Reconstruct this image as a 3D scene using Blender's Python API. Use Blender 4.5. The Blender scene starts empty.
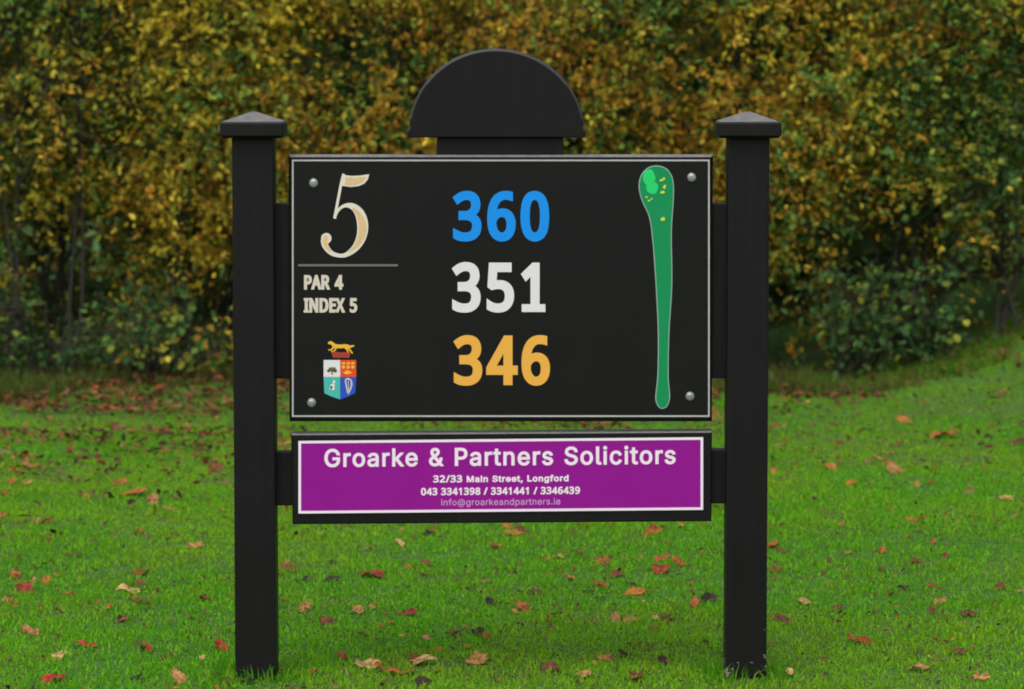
import bpy, bmesh, math, random, json
import numpy as np
from mathutils import Vector, Matrix, geometry
R = math.radians
rng = np.random.default_rng(11)
random.seed(5)
sc = bpy.context.scene
COL = sc.collection

# ------------------------------------------------------------------ camera
FPX, CAM_D, CAM_H, PITCH = 3570.0, 8.5, 1.5, R(4.67)
cam = bpy.data.cameras.new('camera')
cam.sensor_width = 36.0
cam.lens = FPX / 1024 * 36
cam.clip_start, cam.clip_end = 0.1, 1500
cam.dof.use_dof = True
cam.dof.focus_distance = 8.55
cam.dof.aperture_fstop = 6.0
camo = bpy.data.objects.new('camera', cam)
camo.location = (0, -CAM_D, CAM_H)
camo.rotation_euler = (math.pi / 2 - PITCH, 0, 0)
COL.objects.link(camo)
sc.camera = camo
FW = Vector((0, math.cos(PITCH), -math.sin(PITCH)))
UP = Vector((0, math.sin(PITCH), math.cos(PITCH)))


def P(px, py, y=0.0):
    """size of things on an upright plane at depth y, measured off the photograph"""
    d = FW + Vector(((px - 512) / FPX, 0, 0)) + UP * ((344.5 - py) / FPX)
    t = (y + CAM_D) / d.y
    return Vector((d.x * t, y, CAM_H + d.z * t))


def ground_at(px, py):
    d = FW + Vector(((px - 512) / FPX, 0, 0)) + UP * ((344.5 - py) / FPX)
    t = CAM_H / -d.z
    for _ in range(6):
        x, y = d.x * t, -CAM_D + d.y * t
        t = (CAM_H - float(hgt(np.array([x]), np.array([y]))[0])) / -d.z
    return d.x * t, -CAM_D + d.y * t


# ------------------------------------------------------------------ numpy noise
def _hash(i, j, k, s):
    n = (i * 374761393 + j * 668265263 + k * 1274126177 + s * 974634777) & 0xFFFFFFFF
    n = ((n ^ (n >> 13)) * 1274126177) & 0xFFFFFFFF
    return ((n ^ (n >> 16)) & 0xFFFF) / 65535.0


def noise(x, y, z, s=0):
    xi, yi, zi = (np.floor(v).astype(np.int64) for v in (x, y, z))
    f = [v - np.floor(v) for v in (x, y, z)]
    f = [t * t * (3 - 2 * t) for t in f]
    r = 0
    for a in (0, 1):
        for b in (0, 1):
            for c in (0, 1):
                w = (f[0] if a else 1 - f[0]) * (f[1] if b else 1 - f[1]) * (f[2] if c else 1 - f[2])
                r = r + w * _hash(xi + a, yi + b, zi + c, s)
    return r


def fbm(x, y, z, s=0):
    return (noise(x, y, z, s) * 4 + noise(x * 2.1, y * 2.1, z * 2.1, s + 1) * 2 + noise(x * 4.3, y * 4.3, z * 4.3, s + 2)) / 7


def sstep(a, b, x):
    t = np.clip((x - a) / (b - a), 0, 1)
    return t * t * (3 - 2 * t)


def hgt(x, y):
    h = (noise(x * 0.8 + 40, y * 0.8 + 40, x * 0, 3) - .5) * 0.05
    h = h * sstep(0.6, 2.5, np.hypot(x, y)) + (noise(x * 4 + 40, y * 4 + 40, x * 0, 4) - .5) * 0.012
    h = h + 0.36 * sstep(1.25, 3.2, x) * sstep(5.0, 7.8, y)      # the bank on the right
    return h


# ------------------------------------------------------------------ materials
def srgb(r, g, b):
    f = lambda c: (c / 255 / 12.92) if c / 255 <= .04045 else ((c / 255 + .055) / 1.055) ** 2.4
    return (f(r), f(g), f(b), 1)


def new_mat(name):
    m = bpy.data.materials.new(name)
    m.use_nodes = True
    return m, m.node_tree.nodes, m.node_tree.links, m.node_tree.nodes['Principled BSDF']


def plain(name, col, rough=.5, metal=0.0, var=.08, spec=.5, scale=40):
    """paint or vinyl with a faint unevenness"""
    m, n, l, b = new_mat(name)
    t = n.new('ShaderNodeTexCoord'); no = n.new('ShaderNodeTexNoise')
    no.inputs['Scale'].default_value = scale; no.inputs['Detail'].default_value = 5
    l.new(t.outputs['Object'], no.inputs['Vector'])
    mx = n.new('ShaderNodeMix'); mx.data_type = 'RGBA'
    mx.inputs['A'].default_value = tuple(c * (1 - var) for c in col[:3]) + (1,)
    mx.inputs['B'].default_value = tuple(min(1, c * (1 + var)) for c in col[:3]) + (1,)
    l.new(no.outputs['Fac'], mx.inputs['Factor'])
    l.new(mx.outputs['Result'], b.inputs['Base Color'])
    b.inputs['Roughness'].default_value = rough
    b.inputs['Metallic'].default_value = metal
    b.inputs['Specular IOR Level'].default_value = spec
    return m


def painted_wood(name, base, chips=0.0):
    m, n, l, b = new_mat(name)
    t = n.new('ShaderNodeTexCoord')
    mp = n.new('ShaderNodeMapping'); mp.inputs['Scale'].default_value = (60, 60, 2.5)
    l.new(t.outputs['Object'], mp.inputs['Vector'])
    g = n.new('ShaderNodeTexNoise'); g.inputs['Scale'].default_value = 1.0; g.inputs['Detail'].default_value = 6
    l.new(mp.outputs['Vector'], g.inputs['Vector'])
    w = n.new('ShaderNodeTexNoise'); w.inputs['Scale'].default_value = 5; w.inputs['Detail'].default_value = 6
    l.new(t.outputs['Object'], w.inputs['Vector'])
    mx = n.new('ShaderNodeMix'); mx.data_type = 'RGBA'
    mx.inputs['A'].default_value = tuple(c * .55 for c in base) + (1,)
    mx.inputs['B'].default_value = tuple(c * 1.7 for c in base) + (1,)
    l.new(w.outputs['Fac'], mx.inputs['Factor'])
    gm = n.new('ShaderNodeMapRange'); l.new(g.outputs['Fac'], gm.inputs['Value'])
    gm.inputs['From Min'].default_value = .3; gm.inputs['From Max'].default_value = .75
    gm.inputs['To Min'].default_value = .85; gm.inputs['To Max'].default_value = 1.25
    gx_ = n.new('ShaderNodeMix'); gx_.data_type = 'RGBA'; gx_.blend_type = 'MULTIPLY'; gx_.inputs['Factor'].default_value = 1
    l.new(mx.outputs['Result'], gx_.inputs['A']); l.new(gm.outputs[0], gx_.inputs['B'])
    out = gx_.outputs['Result']
    if chips:
        s = n.new('ShaderNodeSeparateXYZ'); l.new(t.outputs['Object'], s.inputs['Vector'])
        c = n.new('ShaderNodeTexNoise'); c.inputs['Scale'].default_value = 70; c.inputs['Detail'].default_value = 3
        l.new(t.outputs['Object'], c.inputs['Vector'])
        # paint is knocked off near the arrises and at the mower line by the ground
        a = n.new('ShaderNodeMath'); a.operation = 'ABSOLUTE'; l.new(s.outputs['X'], a.inputs[0])
        e = n.new('ShaderNodeMapRange'); l.new(a.outputs[0], e.inputs['Value'])
        e.inputs['From Min'].default_value = .040; e.inputs['From Max'].default_value = .050
        e.inputs['To Max'].default_value = .15
        f = n.new('ShaderNodeMapRange'); l.new(s.outputs['Z'], f.inputs['Value'])
        f.inputs['From Min'].default_value = .45; f.inputs['From Max'].default_value = .02
        f.inputs['To Max'].default_value = .75
        q = n.new('ShaderNodeMath'); q.operation = 'MULTIPLY'; l.new(e.outputs[0], q.inputs[0]); l.new(f.outputs[0], q.inputs[1])
        f2 = n.new('ShaderNodeMapRange'); l.new(s.outputs['Z'], f2.inputs['Value'])
        f2.inputs['From Min'].default_value = .09; f2.inputs['From Max'].default_value = .03
        f2.inputs['To Max'].default_value = .10
        q2 = n.new('ShaderNodeMath'); q2.operation = 'ADD'; l.new(q.outputs[0], q2.inputs[0]); l.new(f2.outputs[0], q2.inputs[1])
        ad = n.new('ShaderNodeMath'); ad.operation = 'ADD'; l.new(q2.outputs[0], ad.inputs[0]); l.new(c.outputs['Fac'], ad.inputs[1])
        st = n.new('ShaderNodeMath'); st.operation = 'GREATER_THAN'; st.inputs[1].default_value = chips
        l.new(ad.outputs[0], st.inputs[0])
        m2 = n.new('ShaderNodeMix'); m2.data_type = 'RGBA'
        l.new(st.outputs[0], m2.inputs['Factor']); l.new(out, m2.inputs['A'])
        m2.inputs['B'].default_value = (.22, .21, .20, 1)
        out = m2.outputs['Result']
    l.new(out, b.inputs['Base Color'])
    b.inputs['Roughness'].default_value = .5
    b.inputs['Specular IOR Level'].default_value = .2
    bp = n.new('ShaderNodeBump'); bp.inputs['Strength'].default_value = .5; bp.inputs['Distance'].default_value = .002
    l.new(g.outputs['Fac'], bp.inputs['Height']); l.new(bp.outputs['Normal'], b.inputs['Normal'])
    return m


def leafy(name, trans=.3, rough=.5, spec=.3):
    m, n, l, b = new_mat(name)
    a = n.new('ShaderNodeAttribute'); a.attribute_name = 'Col'
    l.new(a.outputs['Color'], b.inputs['Base Color'])
    b.inputs['Roughness'].default_value = rough
    b.inputs['Specular IOR Level'].default_value = spec
    t = n.new('ShaderNodeBsdfTranslucent'); l.new(a.outputs['Color'], t.inputs['Color'])
    mx = n.new('ShaderNodeMixShader'); mx.inputs[0].default_value = trans
    l.new(b.outputs[0], mx.inputs[1]); l.new(t.outputs[0], mx.inputs[2])
    l.new(mx.outputs[0], n['Material Output'].inputs['Surface'])
    return m


BLACK = (.0050, .0050, .0055)
M_POST = painted_wood('black_painted_wood', BLACK)
M_POST_CHIP = painted_wood('black_painted_wood_chipped', BLACK, chips=.765)
M_PANEL = plain('black_sign_sheet', (.0062, .0066, .0068), .45, var=.2, scale=9, spec=.2)
M_LINE = plain('pale_grey_line', srgb(176, 177, 176), .5, var=.2, scale=25)
M_RULE = plain('dull_tan_line', srgb(112, 104, 96), .5)
M_BLUE = plain('blue_vinyl', srgb(22, 140, 232), .45, var=.03, spec=.2)
M_WHITE = plain('white_vinyl', srgb(221, 220, 222), .45, var=.03)
M_AMBER = plain('amber_vinyl', srgb(232, 170, 66), .45, var=.03)
M_CREAM = plain('cream_vinyl', srgb(218, 212, 200), .45, var=.05)
M_TAN = plain('tan_vinyl', srgb(216, 184, 132), .45, var=.08)
M_STONE = plain('stone_vinyl', srgb(208, 200, 184), .45, var=.05)
M_MAPG = plain('map_green', srgb(18, 138, 84), .45, var=.04, spec=.2)
M_MAPE = plain('map_edge_grey', srgb(140, 168, 158), .45)
M_MAPL = plain('map_light_green', srgb(22, 204, 104), .45)
M_MAPY = plain('map_yellow', srgb(190, 214, 60), .45)
M_PURPLE = plain('purple_vinyl', srgb(141, 20, 140), .45, var=.04, scale=8, spec=.15)
M_PINKW = plain('pinkish_white', srgb(238, 222, 238), .45, var=.04)
M_PINKD = plain('faded_pink', srgb(205, 150, 205), .45, var=.04)
M_STEEL = plain('bolt_steel', (.42, .44, .43, 1), .35, metal=.85, var=.2)
M_RED = plain('crest_red', srgb(222, 70, 30), .45)
M_DRED = plain('crest_dark_red', srgb(160, 52, 30), .45)
M_GOLD = plain('crest_gold', srgb(232, 178, 50), .45)
M_TEAL = plain('crest_teal', srgb(70, 178, 170), .45)
M_CBLUE = plain('crest_blue', srgb(30, 74, 190), .45)
M_CBROWN = plain('crest_brown', srgb(104, 92, 62), .45)
M_LEAF = leafy('hedge_leaf', .46, .6, .12)
M_GRASS = leafy('grass_blade', .5, .7, .04)
M_FALL = leafy('fallen_leaf', .15, .6, .2)
_n, _l = M_FALL.node_tree.nodes, M_FALL.node_tree.links
_t = _n.new('ShaderNodeTexCoord'); _o = _n.new('ShaderNodeTexNoise'); _o.inputs['Scale'].default_value = 5; _o.inputs['Detail'].default_value = 6
_l.new(_t.outputs['Object'], _o.inputs['Vector'])
_r = _n.new('ShaderNodeValToRGB'); _r.color_ramp.elements[0].position = .36; _r.color_ramp.elements[0].color = (.38, .28, .22, 1)
_r.color_ramp.elements[1].position = .62; _r.color_ramp.elements[1].color = (1.1, 1.05, 1, 1)
_l.new(_o.outputs['Fac'], _r.inputs['Fac'])
_m = _n.new('ShaderNodeMix'); _m.data_type = 'RGBA'; _m.blend_type = 'MULTIPLY'; _m.inputs['Factor'].default_value = 1
_a = [k for k in _n if k.type == 'ATTRIBUTE'][0]
_l.new(_a.outputs['Color'], _m.inputs['A']); _l.new(_r.outputs['Color'], _m.inputs['B'])
_l.new(_m.outputs['Result'], _n['Principled BSDF'].inputs['Base Color'])
_l.new(_m.outputs['Result'], [k for k in _n if k.type == 'BSDF_TRANSLUCENT'][0].inputs['Color'])
M_WEATHER_LIT = plain('weathered_skylit_grey', (.12, .118, .118, 1), .6, var=.6, scale=45)  # grey for upward faces: weathered cap tops, and sky light painted in
M_RIM = plain('skylit_rim_black', (.022, .022, .024, 1), .5, var=.4, scale=30)  # lighter black: sky light on the rim put into the colour
M_BARK = plain('bark', (.034, .03, .022, 1), .85, var=.5, scale=30)


# ------------------------------------------------------------------ mesh helpers
def obj(name, me, mat=None, parent=None, mats=None):
    o = bpy.data.objects.new(name, me)
    COL.objects.link(o)
    for m in (mats or ([mat] if mat else [])):
        me.materials.append(m)
    if parent:
        o.parent = parent
    return o


def tag(o, label=None, cat=None, group=None, kind=None):
    for k, v in (('label', label), ('category', cat), ('group', group), ('kind', kind)):
        if v:
            o[k] = v
    return o


def empty(name, loc):
    o = bpy.data.objects.new(name, None)
    o.location = loc
    o.empty_display_size = .2
    COL.objects.link(o)
    return o


def bm_obj(name, bm, mat, parent, org=(0, 0, 0), smooth=False):
    """org: the world point that becomes the object's origin (parent empty is at the world origin)"""
    for v in bm.verts:
        v.co -= Vector(org)
    bmesh.ops.recalc_face_normals(bm, faces=bm.faces)
    me = bpy.data.meshes.new(name)
    bm.to_mesh(me); bm.free()
    if smooth:
        me.shade_smooth()
    o = obj(name, me, mat, parent)
    base = Vector((0, 0, 0))
    p = parent
    while p:
        base += p.location; p = p.parent
    o.location = Vector(org) - base
    return o


def box_bm(a, b, bevel=.003, seg=2):
    bm = bmesh.new()
    bmesh.ops.create_cube(bm, size=1)
    for v in bm.verts:
        v.co = Vector(((a[i] + b[i]) / 2 + v.co[i] * (b[i] - a[i]) for i in range(3)))
    if bevel:
        bmesh.ops.bevel(bm, geom=list(bm.edges), offset=bevel, segments=seg, affect='EDGES', profile=.6)
    return bm


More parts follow.
